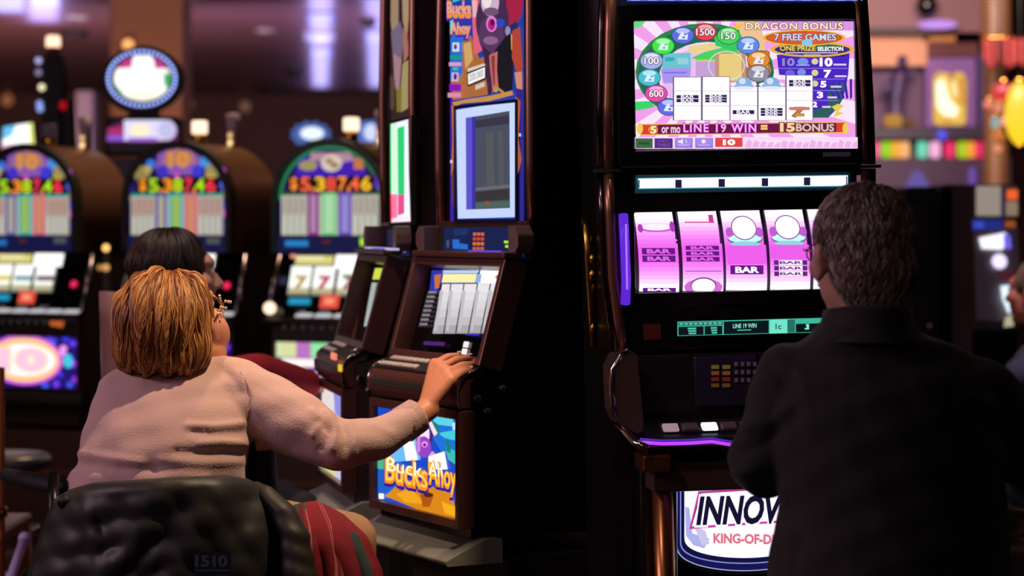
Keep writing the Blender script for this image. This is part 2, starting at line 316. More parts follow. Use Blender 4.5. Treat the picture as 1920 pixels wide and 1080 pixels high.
# ------------------------------------------------------------------ the two upright machines of the pirate carousel
def ring_frame(mb, x0, x1, z0, z1, th, fn, d0, d1):
    """rectangular frame; fn(x, z, d) -> point, d0 front depth, d1 back depth"""
    o = [(x0, z0), (x1, z0), (x1, z1), (x0, z1)]; i = [(x0+th, z0+th), (x1-th, z0+th), (x1-th, z1-th), (x0+th, z1-th)]
    vs = [fn(x, z, d) for d in (d0, d1) for q in (o, i) for x, z in q]; fs = []
    for k in range(4):
        n = (k+1) % 4; fs += [(k, n, n+4, k+4), (k+8, n+8, n+12, k+12), (k, n, n+8, k+8), (k+4, n+4, n+12, k+12)]
    mb.add(vs, fs); return mb
def upright(F, name, label, belly_art, screen_art, top_art, window_art, strip_art, cab=None, tone=brownp):
    t = thing('slot_machine', label, 'slot machine', (F.c[0], F.c[1], 0), F.r, 'upright pirate slot machines')
    flat = lambda tt: (lambda x, z, d: (x, tt+d, z))
    MB().prism([(.02,.645),(.02,1.0),(.105,1.02),(.172,1.262),(.18,1.30),(.19,1.372),(.19,2.35),(.50,2.35),(.50,.645)], -.244, .244).build('cabinet', cab or black, t, .004)
    MB().prism([(.11,0),(.11,.60),(.49,.60),(.49,0)], -.25, .25).build('stand', mat('stand_dark', (30, 24, 22), .5), t, .006)
    # steel shelf under the machine, with rounded near corners
    MB().prism([(-.055,.592),(-.06,.602),(.04,.648),(.085,.648),(.085,.592)], -.275, .275).build('shelf', steel, t, .006)
    MB().box((0, .19, .652), (.30, .30, .03)).build('neck', mat('pale_neck', (176, 168, 150), 0.4), t, .003)
    o = bfr = ring_frame(MB(), -.246, .246, .668, .938, .021, flat(0), -.012, .03).build('belly_frame', tone, t, .003)
    a = belly_art(F); a.build('belly_screen', bfr)
    MB().box((-.19, -.004, .70), (.012, .008, .012)).build('lamp', glow((255, 250, 225), 1.2), t)  # small white spot drawn as a glowing block
    # curved apron between belly glass and button deck
    pr = [(.02,.944),(-.006,.944),(-.012,.965),(-.012,.99),(-.004,1.008),(.01,1.016),(.03,1.016)]
    MB().prism(pr, -.244, .244, sm=True).build('apron', tone, t)
    MB().prism([(-.0122,.972),(-.0135,.972),(-.0135,.986),(-.0122,.986)], -.235, .18).build('apron_stripe', mat('grey_green_stripe', (58, 64, 58), .4), t)
    bdk = MB().prism([(.0,1.010),(-.002,1.016),(.05,1.040),(.06,1.034),(.05,1.01)], -.244, .244).build('button_deck', darkgrey, t, .003)
    bt = mat('pale_button', (190, 178, 172), .4)
    for r in range(2):
        for k in range(7):
            x = -.205+k*.030+r*.008
            MB().box((x, .008+r*.026, 1.0245+r*.0122), (.024, .015, .006), (math.atan2(.024, .052), 0, 0)).build('button', bt, bdk, .0015)
    # chrome edge that follows the right side of the deck
    MB().tube([(.246,.052,1.037),(.246,.01,1.022),(.246,-.006,1.008),(.246,-.014,.985),(.246,-.012,.955),(.246,-.006,.942)], .0035, 6).build('deck_edge', chrome, t)
    MB().tube([(-.246,.052,1.037),(-.246,.01,1.022),(-.246,-.006,1.008),(-.246,-.014,.985),(-.246,-.012,.955)], .0035, 6).build('deck_edge', chrome, t)
    MB().ell((.205,.03,1.037), (.022,.012,.008), n=12, m=6).build('deck_cap', chrome, t)
    # leaning console: frame stands proud of the glass
    sl = (.0675, .243); L = math.hypot(*sl); u = (sl[0]/L, sl[1]/L); nn = (-u[1], u[0])      # up the slope, out of it
    cf = lambda x, s_, d: (x, .05+u[0]*s_-nn[0]*d, 1.036+u[1]*s_-nn[1]*d)
    cfr = ring_frame(MB(), -.246, .248, 0, .254, .02, cf, -.012, .05).build('console_frame', tone, t, .003)
    MB().add([cf(-.226, .02, .034), cf(.228, .02, .034), cf(.228, .234, .034), cf(-.226, .234, .034)], [(0,1,2,3)]).build('console_glass', glass_dark, cfr, fix=False)
    screen_art(F).build('console_screen', cfr)
    MB().box((.02, .118, 1.291), (.49, .05, .014)).build('console_top', tone, t, .004)
    MB().box((.16, .099, 1.2985), (.16, .008, .005)).build('glow_strip', glow((96, 70, 220), 1.0), t, .001)
    for s_ in (.066, .083):
        q = cf(.075, s_-.03, .030); MB().box(q, (.022, .004, .014), (-.27, 0, 0)).build('lit_key', glow((255, 236, 236), 1.0), t, .001)
    q = cf(.222, .04, .02); MB().ell(q, (.006, .004, .006), n=10, m=6).build('indicator', glow((235, 20, 60), 1.0), t)
    # header strip between console and top box
    hd = MB().box((.01, .19, 1.325), (.46, .05, .068)).build('header', darkgrey, t, .004)
    strip_art(F).build('header_screen', hd)
    for sx in (-1, 1):
        MB().prism([(0,-.032),(.03,-.032),(.048,-.012),(.048,.014),(.03,.034),(0,.034)], .16, .20, fn=lambda a, b, x, sx=sx: (.005+sx*(.222+a), x-.035, 1.325+b)).build('bracket', mat('taupe_metal', (128, 104, 100), .35, .4), t, .004)
    # top box: two edge posts, lit art, framed window
    for sx in (-1, 1):
        MB().tube([(sx*.236,.183,1.362),(sx*.238,.178,1.5),(sx*.238,.176,1.7),(sx*.23,.18,2.0),(sx*.225,.185,2.36)], .013, 10).build('edge_post', bronze, t)
    MB().box((0, .186, 1.364), (.48, .03, .012)).build('sill', bronze, t, .003)
    top_art(F).build('top_screen', t)
    window_art(F, t)
    for q in ((.246, .10, .985), (.246, .035, .965), (.246, .06, .935), (.246, .38, .74)):
        MB().tube([(q[0]-.004, q[1], q[2]), (q[0]+.006, q[1], q[2])], .009, 12).build('bolt', chrome, t, .001)
    MB().box((.2455, .33, .9), (.004, .006, .5)).build('side_seam', darkgrey, t)
    return t

F1 = Frame(-.2256, 5.377, -62)
F2 = Frame(-.481, 6.10, -77.3)
def hitfn(F, p0, p1=None, n=None):
    n = Vector(n) if n else Vector((0, -1, 0))
    return lambda px, py, h: F.hit(px, py, p0, p1)+n*(h+.0008)
SL0, SL1 = (.05+.2438*.0+.033, 1.036-.0085), (.1175+.033, 1.279-.0085)   # plane just in front of the console glass
SN = (0, -.963, .268)

def belly1(F):
    a = Art((709, 700, 858, 1000), hitfn(F, 0.004), 1.0)
    a.poly([(708,762),(862,787),(857,972),(704,935)], (24, 74, 196))
    a.poly([(706,850),(750,846),(760,900),(720,938),(705,934)], (26, 96, 205)); a.poly([(790,775),(860,787),(858,860),(830,850),(800,800)], (30, 116, 220))
    a.poly([(804,778),(850,786),(852,800),(820,796)], (96, 214, 236)); a.poly([(822,812),(856,806),(856,826),(836,822)], (72, 206, 222)); a.poly([(836,838),(856,845),(856,872),(842,862)], (60, 190, 190))
    a.poly([(812,790),(822,795),(826,815),(818,812)], (20, 130, 110)); a.poly([(838,820),(846,835),(846,850),(838,845)], (20, 130, 120))
    a.poly([(728,850),(782,800),(790,862),(740,866)], (110, 190, 250)); a.oval(716, 868, 12, 12, (80, 180, 150))
    a.poly([(798,778),(806,782),(822,812),(816,818),(806,800)], (250, 225, 240)); a.poly([(778,800),(798,776),(814,815),(808,846),(786,850)], (70, 40, 120))
    a.oval(797, 814, 10, 22, (255, 210, 235), 1.2); a.oval(796, 838, 14, 20, (150, 70, 200)); a.oval(798, 833, 6, 6, (240, 150, 255)); a.oval(798, 834, 3, 3, (110, 20, 120))
    a.poly([(784,815),(790,800),(790,846),(784,850)], (225, 130, 220)); a.poly([(812,845),(818,850),(812,862),(804,858)], (240, 150, 230))
    a.poly([(724,930),(744,912),(752,900),(800,908),(850,926),(857,958),(857,972),(790,957)], (222, 138, 22)); a.poly([(745,926),(772,915),(800,945),(762,942)], (244, 168, 30))
    a.poly([(790,925),(800,915),(815,930),(808,950),(795,950)], (180, 86, 14)); a.oval(806, 928, 9, 4, (70, 40, 20)); a.poly([(830,940),(856,950),(856,968),(836,962)], (246, 176, 30))
    a.poly([(758,828),(776,820),(786,862),(764,864)], (245, 250, 255), 1.2); a.poly([(806,856),(836,846),(842,880),(806,880)], (255, 252, 240), 1.2)
    for dy, cc, e, bd in ((3, (40, 20, 150), None, .09), (0, (255, 140, 20), None, .05), (-2, (255, 205, 70), 1.1, .0)):
        a.text("Bucks'", 768, 886+dy, 84, 50, cc, e, bd, 0, None, skew=.2); a.text('Ahoy', 833, 898+dy, 50, 56, cc, e, bd, 0, None, skew=.24)
    a.text("Buck", 762, 876, 66, 26, (255, 246, 200), 1.2, .0, skew=.2); a.text('Ah', 820, 880, 26, 26, (255, 250, 225), 1.2, .0, skew=.2)
    a.rect(852, 792, 857, 806, (200, 230, 255)); return a
def screen1(F):
    a = Art((700, 500, 950, 700), hitfn(F, SL0, SL1, SN), .9)
    a.poly([(810,507),(829,507),(822,548),(806,548)], (40, 60, 190)); a.poly([(815,516),(828,514),(824,540),(816,542)], (214, 120, 60))
    a.poly([(829,506),(943,506),(936,533),(825,533)], (60, 70, 170)); a.poly([(832,507),(900,507),(896,513),(831,513)], (200, 220, 250)); a.poly([(832,514),(895,514),(892,530),(829,530)], (250, 240, 170), 1.05)
    a.poly([(902,507),(942,507),(936,532),(897,532)], (250, 252, 255), 1.1); a.poly([(896,514),(904,514),(902,530),(893,530)], (150, 190, 250)); a.oval(934, 520, 4, 4, (230, 120, 140))
    tp = (829, 847, 872, 898, 923, 936); bt = (811, 834, 857, 881, 905, 912)
    for k in range(5):
        x0, x1, b0, b1 = tp[k]+1.5, tp[k+1]-1.5, bt[k]+1.5, bt[k+1]-1.5
        for j in range(6):
            f0, f1 = j/6, (j+1)/6; v = (246, 238, 230, 220, 205, 180)[j]
            a.poly([(x0+(b0-x0)*f0, 533+93*f0), (x1+(b1-x1)*f0, 533+93*f0), (x1+(b1-x1)*f1, 533+93*f1), (x0+(b0-x0)*f1, 533+93*f1)], (v, v-4, v))
        a.poly([(x0-4, 545), (x0+3, 546), (b0+8, 620), (b0+3, 622)], (206, 200, 208))
    for j in range(8):
        y = 547+j*8.6; x = 815-j*2.2
        a.rect(x-8, y, x+7, y+4, (150, 142, 150), .8); a.rect(x-10, y+5, x+3, y+6.5, (96, 90, 110), .6)
    a.poly([(800,641),(840,643),(838,650),(799,648)], (90, 40, 130), .7); a.poly([(880,627),(905,628),(904,631),(878,630)], (60, 50, 200)); return a
def top1(F):
    a = Art((845, -170, 983, 415), hitfn(F, .178), .85)
    a.rect(845, -170, 983, 420, (34, 66, 170)); a.rect(845, 60, 870, 150, (36, 116, 226)); a.rect(845, 150, 856, 420, (62, 34, 176)); a.rect(966, 160, 983, 420, (50, 40, 150))
    a.poly([(845,-60),(900,-60),(880,-5),(850,5)], (60, 200, 220)); a.poly([(845,30),(850,60),(838,66),(845,64)], (120, 230, 220)); a.poly([(845,10),(852,14),(849,62),(845,64)], (130, 230, 225))
    a.poly([(868,80),(884,66),(900,110),(925,100),(924,176),(850,188),(846,150),(868,140)], (186, 112, 58)); a.poly([(870,82),(884,78),(888,112),(874,130)], (226, 176, 110))
    a.poly([(888,-40),(898,-40),(902,40),(905,95),(890,104),(887,40)], (240, 104, 128)); a.poly([(886,0),(896,0),(896,30),(888,34)], (250, 190, 200))
    a.oval(960, 5, 22, 44, (176, 36, 74)); a.oval(968, -30, 20, 30, (200, 60, 90)); a.oval(950, -60, 40, 34, (90, 24, 40)); a.oval(944, 6, 7, 9, (60, 40, 60))
    a.oval(925, 40, 31, 56, (74, 44, 84)); a.oval(923, 66, 24, 36, (92, 58, 100)); a.oval(922, 76, 14, 8, (150, 106, 150)); a.oval(921, 4, 17, 27, (220, 190, 214)); a.oval(915, 0, 9, 16, (255, 242, 240))
    a.oval(923, 22, 14, 8, (120, 90, 126)); a.oval(924, 45, 10, 15, (244, 140, 220)); a.oval(924, 46, 7, 11, (196, 30, 150)); a.oval(926, 42, 4, 6, (90, 10, 80))
    a.oval(941, 43, 8, 8, (40, 78, 210)); a.poly([(950,52),(972,40),(974,54),(954,66)], (40, 44, 100)); a.oval(955, 58, 5, 9, (150, 150, 200))
    a.poly([(930,96),(948,72),(962,60),(966,110),(964,168),(940,176),(934,150)], (24, 22, 32)); a.poly([(906,84),(922,98),(926,176),(918,178),(910,104)], (70, 34, 70))
    a.poly([(920,104),(936,96),(935,130),(938,168),(927,170),(922,130)], (208, 112, 104)); a.poly([(924,106),(931,104),(931,160),(928,160)], (150, 60, 70))
    a.poly([(961,62),(966,72),(964,94),(962,94)], (240, 170, 110)); a.poly([(964,58),(978,50),(984,132),(972,136),(963,108)], (190, 74, 50)); a.poly([(968,136),(982,134),(983,168),(972,166)], (226, 146, 120))
    a.oval(933, 168, 4, 5, (214, 170, 90)); a.poly([(925,176),(933,160),(949,172),(946,176),(934,166)], (200, 150, 70))
    a.poly([(851,192),(880,186),(920,180),(964,170),(966,178),(920,190),(870,194),(856,200)], (214, 152, 84)); a.poly([(850,198),(856,196),(857,310),(849,330),(852,260)], (200, 110, 50)); a.poly([(970,180),(980,190),(976,260),(982,300),(974,330),(971,250)], (186, 100, 60))
    a.poly([(850,330),(857,300),(857,400),(852,380)], (120, 60, 60)); a.rect(848, 300, 852, 306, (220, 230, 255)); a.rect(977, 250, 981, 256, (200, 220, 255))
    for tx, cx, cy, ww, hh in (('Bucks', 865, 18, 44, 30), ('Ahoy', 868, 57, 36, 28)):
        a.text(tx, cx, cy+3, ww, hh, (86, 34, 190), None, .10); a.text(tx, cx, cy, ww, hh, (250, 160, 60), None, .05); a.text(tx, cx-1, cy-3, ww, hh*.7, (255, 180, 190), None, 0)
    a.poly([(881,129),(913,119),(915,125),(882,137)], (240, 220, 200)); a.poly([(880,136),(915,123),(916,149),(882,163)], (30, 26, 34)); a.poly([(882,139),(914,126),(914,146),(883,159)], (250, 248, 245), 1.0)
    a.text('200,000', 898, 142.5, 26, 15, (120, 110, 130), None, .0, skew=-.38); a.poly([(896,160),(914,153),(914,162),(896,169)], (222, 210, 190))
    a.rect(853, 80, 866, 97, (226, 236, 250)); a.oval(859, 88, 3, 5, (90, 60, 150)); a.rect(849, 104, 870, 112, (30, 160, 140)); a.rect(847, 117, 870, 124, (240, 168, 210))
    a.rect(854, 126, 864, 132, (90, 190, 180)); a.rect(852, 136, 865, 153, (222, 190, 226)); a.oval(859, 144, 3, 6, (70, 40, 170)); a.rect(848, 158, 870, 171, (150, 20, 196)); a.rect(844, 174, 870, 183, (240, 150, 180)); return a
def window1(F, t):
    q = [F.hit(x, y, .170) for x, y in ((854,203),(967,187),(969,409),(858,412))]
    x0, x1, z0, z1 = q[0].x, q[1].x, q[3].z, q[0].z
    f = ring_frame(MB(), x0-.006, x1+.006, z0-.006, z1+.006, .007, lambda x, z, d: (x, .168+d, z), 0, .014).build('window_frame', mat('dark_blue_edge', (24, 28, 70), .3), t)
    a = Art((840, 180, 980, 420), hitfn(F, .1725), 1.0)
    a.poly([(856,206),(966,189),(967,407),(859,410)], (196, 212, 252), 1.05)
    a.poly([(876,221),(956,208),(957,390),(878,393)], (108, 116, 140), .42); a.poly([(874,221),(893,218),(893,392),(875,393)], (96, 84, 210), .95); a.poly([(886,219),(893,218),(893,392),(886,392)], (66, 56, 176), .8)
    a.poly([(893,226),(956,216),(956,232),(893,240)], (84, 84, 110), .4); a.poly([(912,250),(926,248),(928,350),(914,352)], (126, 132, 130), .42); a.poly([(934,246),(944,245),(946,346),(936,348)], (124, 130, 132), .42)
    a.poly([(893,352),(956,346),(956,352),(893,358)], (150, 150, 160), .45); a.poly([(893,360),(956,354),(956,374),(893,378)], (84, 80, 84), .4); a.poly([(893,381),(956,377),(956,388),(893,391)], (110, 146, 130), .45); a.oval(915, 380, 5, 3, (230, 90, 70), .5)
    a.build('window_screen', f)
def strip1(F):
    a = Art((800, 400, 1020, 500), hitfn(F, .163), .8)
    a.poly([(834,426),(986,427),(984,482),(832,472)], (22, 34, 84)); a.poly([(850,430),(880,428),(876,440),(852,442)], (30, 56, 120), .7); a.poly([(950,432),(970,430),(966,446)], (40, 70, 90), .7)
    a.poly([(849,449),(862,449),(862,456),(878,458),(878,468),(850,466)], (40, 120, 226)); a.poly([(838,450),(843,450),(843,464),(838,464)], (90, 100, 140), .6)
    for j in range(4):
        for k in range(3): a.rect(888+k*7.5, 436+j*9, 894+k*7.5, 442+j*9, ((240, 110, 50), (230, 80, 40), (240, 130, 50), (226, 100, 60))[j], .8)
    a.poly([(947,451),(966,452),(966,457),(947,456)], (176, 236, 40), 1.0); a.poly([(950,459),(971,461),(970,467),(949,464)], (176, 236, 40), 1.0); a.oval(975, 434, 4, 5, (200, 130, 150), .6); return a
upright(F1, 'pirate', 'upright pirate slot machine the woman in pink is touching, lit window on top', belly1, screen1, top1, window1, strip1)

def belly2(F):
    a = Art((560, 600, 760, 1000), hitfn(F, 0.004), .95); q = [F.hit(0, 0, 0)]
    f = rect_fn((0, 0, 100, 60), (-.225, 0, .917), (.225, 0, .917), (-.225, 0, .69)); a = Art((0, 0, 100, 60), lambda x, y, h: f(x, y, h)+Vector((0, .003, 0)), .95)
    a.rect(0, 0, 100, 60, (212, 204, 232)); a.poly([(0,0),(60,0),(40,24),(0,30)], (240, 226, 226)); a.poly([(50,0),(100,0),(100,40),(70,36)], (150, 150, 230)); a.poly([(0,40),(30,36),(60,60),(0,60)], (226, 220, 150)); a.oval(60, 46, 16, 8, (196, 190, 120)); return a
def screen2(F):
    a = Art((600, 490, 760, 700), hitfn(F, SL0, SL1, SN), .9)
    a.poly([(676,502),(694,502),(686,534),(668,534)], (232, 150, 80), .8); a.poly([(704,503),(732,503),(728,524),(699,524)], (222, 232, 90), .9); a.poly([(722,503),(737,503),(732,524),(720,524)], (230, 235, 240))  # the orange shape is a reflection painted onto the screen
    a.poly([(698,530),(707,530),(690,612),(683,612)], (190, 200, 196), .8); a.poly([(710,530),(719,530),(704,612),(696,612)], (170, 184, 180), .8); a.poly([(722,530),(728,530),(714,612),(708,612)], (150, 164, 160), .7)
    a.poly([(667,538),(684,538),(664,636),(652,636)], (110, 56, 44), .4); return a  # brown-red patch: a painted reflection, not screen content
def top2(F):
    a = Art((700, -170, 772, 240), hitfn(F, .178), .62)
    a.rect(733, -170, 772, 240, (58, 34, 30)); a.poly([(736,-170),(748,-170),(748,60),(740,90),(733,40)], (190, 160, 130)); a.poly([(750,-170),(772,-170),(770,0),(764,70),(756,40)], (206, 170, 130)); a.poly([(734,60),(752,40),(758,80),(750,130),(738,110)], (140, 120, 150))
    a.poly([(738,100),(754,110),(748,190),(740,150)], (196, 150, 160)); a.poly([(756,50),(764,60),(768,100),(758,120)], (200, 130, 110)); a.poly([(756,120),(770,110),(770,200),(754,210),(752,170)], (198, 176, 116)); a.poly([(744,168),(754,166),(754,210),(745,210)], (150, 136, 50)); a.poly([(733,140),(742,150),(740,205),(733,205)], (110, 80, 60)); return a
def window2(F, t):
    q = [F.hit(x, y, .170) for x, y in ((731,232),(772,216),(772,416),(734,418))]
    f = ring_frame(MB(), q[0].x-.006, q[1].x+.006, q[3].z-.006, q[0].z+.006, .007, lambda x, z, d: (x, .168+d, z), 0, .014).build('window_frame', blackm, t)
    a = Art((725, 200, 773, 425), hitfn(F, .1725), 1.05)
    a.poly([(732,232),(772,217),(772,415),(734,417)], (236, 240, 255), 1.1); a.poly([(732,232),(745,227),(746,362),(733,362)], (214, 255, 226), 1.0); a.poly([(746,240),(759,236),(759,364),(747,366)], (24, 206, 110)); a.poly([(732,232),(734,231),(735,362),(733,362)], (40, 230, 110))
    a.poly([(733,364),(746,364),(746,408),(734,410)], (255, 120, 160)); a.poly([(747,366),(759,364),(759,400),(747,404)], (226, 70, 136)); a.poly([(734,410),(772,405),(772,415),(734,417)], (255, 226, 240), 1.1); a.poly([(733,362),(735,362),(736,416),(734,416)], (255, 40, 80)); a.build('window_screen', f)
def strip2(F):
    a = Art((700, 400, 1020, 500), hitfn(F, .163), .5)
    a.poly([(726,430),(770,430),(768,480),(727,476)], (40, 40, 90)); a.poly([(744,434),(750,434),(750,470),(744,470)], (120, 110, 150)); a.poly([(757,440),(762,440),(762,474),(757,474)], (150, 140, 170)); return a
m2o = upright(F2, 'carousel', 'upright slot machine seen edge-on, green and pink window, behind the pirate one', belly2, screen2, top2, window2, strip2, cab=mat('taupe_lacquer', (50, 38, 40), .35), tone=mat('dark_brown_plastic', (84, 54, 52), .33, .35))
# lit trim on the second machine's apron
for px, py, c, nm, wd in ((628, 668, (255, 140, 110), 'apron_lamp', .07), (640, 690, (250, 200, 40), 'apron_lamp', .03)):
    p = F2.hit(px, py, -.014); MB().box((p.x, -.017, p.z), (wd, .008, .018)).build(nm, glow(c, .9), m2o, .002)

p0, p1 = F2.hit(688, 482, .108), F2.hit(738, 486, .108)
MB().box(((p0.x+p1.x)/2, .112, 1.299), (p1.x-p0.x, .022, .006)).build('glow_strip', glow((206, 196, 236), .8), m2o, .001)  # silver strip whose reflected brightness is drawn as glow
# ------------------------------------------------------------------ the tall machine in front of the man
TH = .019
FI = Frame(.475, 4.75, 6.8)
def un(p): c, s = math.cos(TH), math.sin(TH); return Vector((p.x*c+p.z*s, p.y, -p.x*s+p.z*c))
def ih(px, py, t=0.0): return un(FI.hit(px, py, t))
def ifn(t=0.0, bulge=None):
    if not bulge: return lambda px, py, h: ih(px, py, t)+Vector((0, -h-.0008, 0))
    return lambda px, py, h: ih(px+bulge[3]*(py-bulge[0])/(bulge[1]-bulge[0]), py, t)+Vector((0, bulge[2]*((py-bulge[0])/(bulge[1]-bulge[0])*2-1)**2-h-.0008, 0))
IM = thing('slot_machine', 'tall slot machine with pink reels and bonus wheel screen, in front of the grey-haired man', 'slot machine', (FI.c[0], FI.c[1], 0), FI.r)
IM.rotation_euler = (0, -TH, FI.r)
xc = .0245
MB().prism([(.05,.02),(.05,.86),(.03,.90),(.03,1.12),(.045,1.2),(.045,2.3),(.42,2.3),(.44,1.2),(.44,.02)], xc-.266, xc+.266).build('cabinet', black, IM, .006)
# main door with openings for the screens
bz = mat('gloss_black_bezel', (13, 12, 16), .16, spec=.6, var=0)
tl, br = ih(1187, 41), ih(1604, 281)
def bezel(nm, x0, x1, z0, z1, o, d0, d1, m=bz):
    vs = []; 
    for dd in (d0, d1): vs += [(x0-o[0], dd, z0-o[2]), (x1+o[1], dd, z0-o[2]), (x1+o[1], dd, z1+o[3]), (x0-o[0], dd, z1+o[3]), (x0, dd, z0), (x1, dd, z0), (x1, dd, z1), (x0, dd, z1)]
    fs = []
    for k in range(4):
        n = (k+1) % 4; fs += [(k, n, n+4, k+4), (k+8, n+8, n+12, k+12), (k, n, n+8, k+8), (k+4, n+4, n+12, k+12)]
    return MB().add(vs, fs).build(nm, m, IM, .003)
zs = [ih(1390, y).z for y in (310, 327, 352, 395, 545, 596, 630, 655)]
X0, X1 = xc-.225, xc+.232
bezel('upper_bezel', tl.x, br.x, ih(1390, 279).z, ih(1390, 39).z, (.037, .03, .032, .035), -.012, .03)
MB().box((xc, -.013, ih(1390, 310).z), (.50, .006, .004)).build('bezel_edge', chrome, IM)
bezel('reel_bezel', X0+.003, X1, zs[4], zs[3], (.04, .03, .03, .034), -.008, .05)
MB().box((xc, .02, (zs[1]+zs[0])/2), (.53, .03, .03)).build('divider', bz, IM, .002)
MB().box((xc, .012, (zs[4]+zs[7])/2-.012), (.53, .03, zs[4]-zs[7]-.03)).build('lower_bezel', bz, IM, .003)
# marquee strip above the upper screen
a = Art((1160, -40, 1640, 3), ifn(-.012), .9); a.rect(1176, -40, 1617, 2, (96, 110, 236))
for k in range(14): a.rect(1182+k*32, -30, 1200+k*32, 1, (170, 196, 255))
a.build('marquee', IM)
# upper screen ------------------------------------------------------------
S = 3.483
def sf(x, y, h): return ih(1120+x/S, y/S, .0)+Vector((0, -h-.0008, 0))
a = Art((236, 140, 1684, 972), sf, 1.0, .00008)
a.rect(236, 140, 1684, 972, (246, 226, 246), 1.05)
for k in range(22):
    q0, q1 = 2*PI*k/22, 2*PI*(k+.5)/22; a.poly([(700, 520), (700+1500*math.cos(q0), 520+1500*math.sin(q0)), (700+1500*math.cos(q1), 520+1500*math.sin(q1))], (244, 160, 236))
a.poly([(236,140),(312,140),(290,172),(236,190)], (110, 220, 130)); a.poly([(236,665),(350,660),(372,700),(236,726)], (60, 214, 110)); a.rect(930, 140, 1684, 200, (222, 150, 236))
a.oval(700, 470, 452, 318, (46, 130, 76)); a.oval(705, 480, 440, 300, (36, 104, 84)); a.oval(720, 510, 320, 236, (244, 214, 240)); a.oval(720, 520, 300, 216, (236, 190, 240))
a.poly([(600,300),(720,290),(800,280),(770,320),(640,350),(590,340)], (236, 214, 140)); a.poly([(610,380),(700,340),(860,300),(950,350),(960,470),(820,420),(700,400)], (76, 210, 96)); a.poly([(760,240),(900,200),(1010,240),(1000,330),(880,330),(770,300)], (60, 200, 100))
a.poly([(900,140),(1060,140),(1100,330),(1000,330),(930,220)], (236, 196, 150)); a.poly([(860,180),(960,150),(900,210)], (240, 196, 60))
a.poly([(430,350),(606,345),(610,440),(420,450)], (110, 196, 214)); a.poly([(410,450),(610,440),(600,540),(430,545)], (170, 150, 240)); a.rect(440, 375, 500, 400, (60, 170, 180)); a.rect(520, 380, 590, 420, (150, 210, 220)); a.rect(430, 470, 580, 480, (120, 120, 226))
a.poly([(640,400),(830,390),(840,500),(640,500)], (202, 160, 216)); a.rect(640, 390, 820, 405, (206, 196, 140))
a.text('1', 866, 440, 66, 150, (236, 206, 130), None, .06, 0, (196, 150, 120), .1); a.text('5', 1050, 430, 110, 150, (226, 190, 110), None, .04, 0, (190, 120, 60), .1); a.ring(840, 430, 120, 96, 6, (200, 240, 226))
for cx, cy, c, tx in ((427,300,(70,230,80),''), (555,232,(96,110,226),''), (702,210,(226,70,84),'1500'), (852,235,(76,214,96),'150'), (980,297,(96,140,230),''), (1048,392,(226,140,50),''), (350,398,(170,176,236),'100'), (335,508,(76,190,214),''), (380,612,(232,76,170),'600'), (462,700,(96,110,230),''), (1045,480,(150,140,160),'')):
    a.oval(cx, cy, 75, 58, tuple(int(v*.62) for v in c)); a.oval(cx, cy, 70, 53, c); a.oval(cx, cy-28, 44, 18, tuple(min(255, int(v*.5+140)) for v in c))
    if tx: a.text(tx, cx, cy, 118 if len(tx) == 4 else 92, 44, (246, 240, 246), None, .02, 0, tuple(int(v*.55) for v in c), .08)
    else: a.poly([(cx-34,cy+26),(cx-20,cy-4),(cx-2,cy-26),(cx+12,cy+2),(cx+34,cy-10),(cx+30,cy+28)], (226, 240, 250)); a.oval(cx+6, cy+14, 10, 7, c)
# pay panel at the right
a.poly([(1165,360),(1640,352),(1632,480),(1610,600),(1570,700),(1500,770),(1390,770),(1390,500),(1230,495),(1180,490)], (76, 40, 196)); a.poly([(1500,560),(1612,540),(1600,640),(1560,710),(1490,768),(1400,768),(1400,720),(1500,700)], (44, 96, 90))
for k in range(5): a.poly([(1480+k*40,560-k*10),(1496+k*40,556-k*10),(1560+k*24,640),(1546+k*24,650)], (60, 40, 170))
for y in (446, 516, 590, 655): a.rect(1176 if y < 480 else 1395, y, 1628-(y-446)*.3, y+5, (150, 120, 230))
for tx, x, y, h in (('10', 1486, 408, 50), ('7', 1494, 484, 46), ('5', 1468, 552, 38), ('3', 1446, 622, 38), ('2', 1412, 684, 32)):
    a.text(tx, x, y, h*(1.5 if len(tx) == 2 else .85), h, (255, 240, 255), 1.1, .05); a.rect(x+48, y+10, x+132-(y-408)*.1, y+22, (226, 206, 246))
a.text('10', 1240, 408, 74, 46, (150, 130, 226), None, .05, 0, (50, 30, 130), .1); a.oval(1335, 405, 36, 24, (120, 150, 230)); a.rect(1290, 424, 1378, 432, (150, 180, 240)); a.oval(1250, 480, 30, 22, (110, 100, 220)); a.oval(1325, 474, 28, 22, (120, 150, 230))
for y in (404, 478, 548): a.oval(1412, y, 22, 20, (216, 214, 150))
a.poly([(1290,350),(1500,345),(1640,352),(1600,372),(1400,372)], (40, 30, 130)); a.oval(1395, 326, 276, 50, (236, 176, 70)); a.oval(1395, 326, 246, 38, (56, 50, 130)); a.oval(1395, 308, 200, 18, (50, 110, 96))
a.text('ONE PRIZE', 1300, 318, 230, 32, (240, 206, 90), None, .03, 0, (70, 40, 60), .08); a.text('SELECTION', 1512, 322, 166, 26, (255, 250, 250), None, .04); a.rect(1220, 344, 1560, 351, (220, 200, 240)); a.rect(1340, 358, 1450, 364, (220, 200, 140))
a.oval(1340, 250, 272, 52, (246, 180, 60)); a.oval(1340, 250, 250, 44, (176, 90, 30)); a.oval(1340, 250, 236, 38, (226, 92, 50)); a.text('7 FREE GAMES', 1348, 246, 400, 42, (206, 220, 250), None, .025, 0, (110, 50, 60), .08); a.oval(1360, 282, 36, 22, (140, 200, 236))
a.text('DRAGON BONUS', 1276, 174, 630, 42, (255, 236, 200), None, .03, 0, (84, 34, 30), .08, 1.15)
a.poly([(1520,700),(1560,680),(1600,690),(1560,730),(1600,740),(1530,770),(1550,730)], (236, 206, 90))
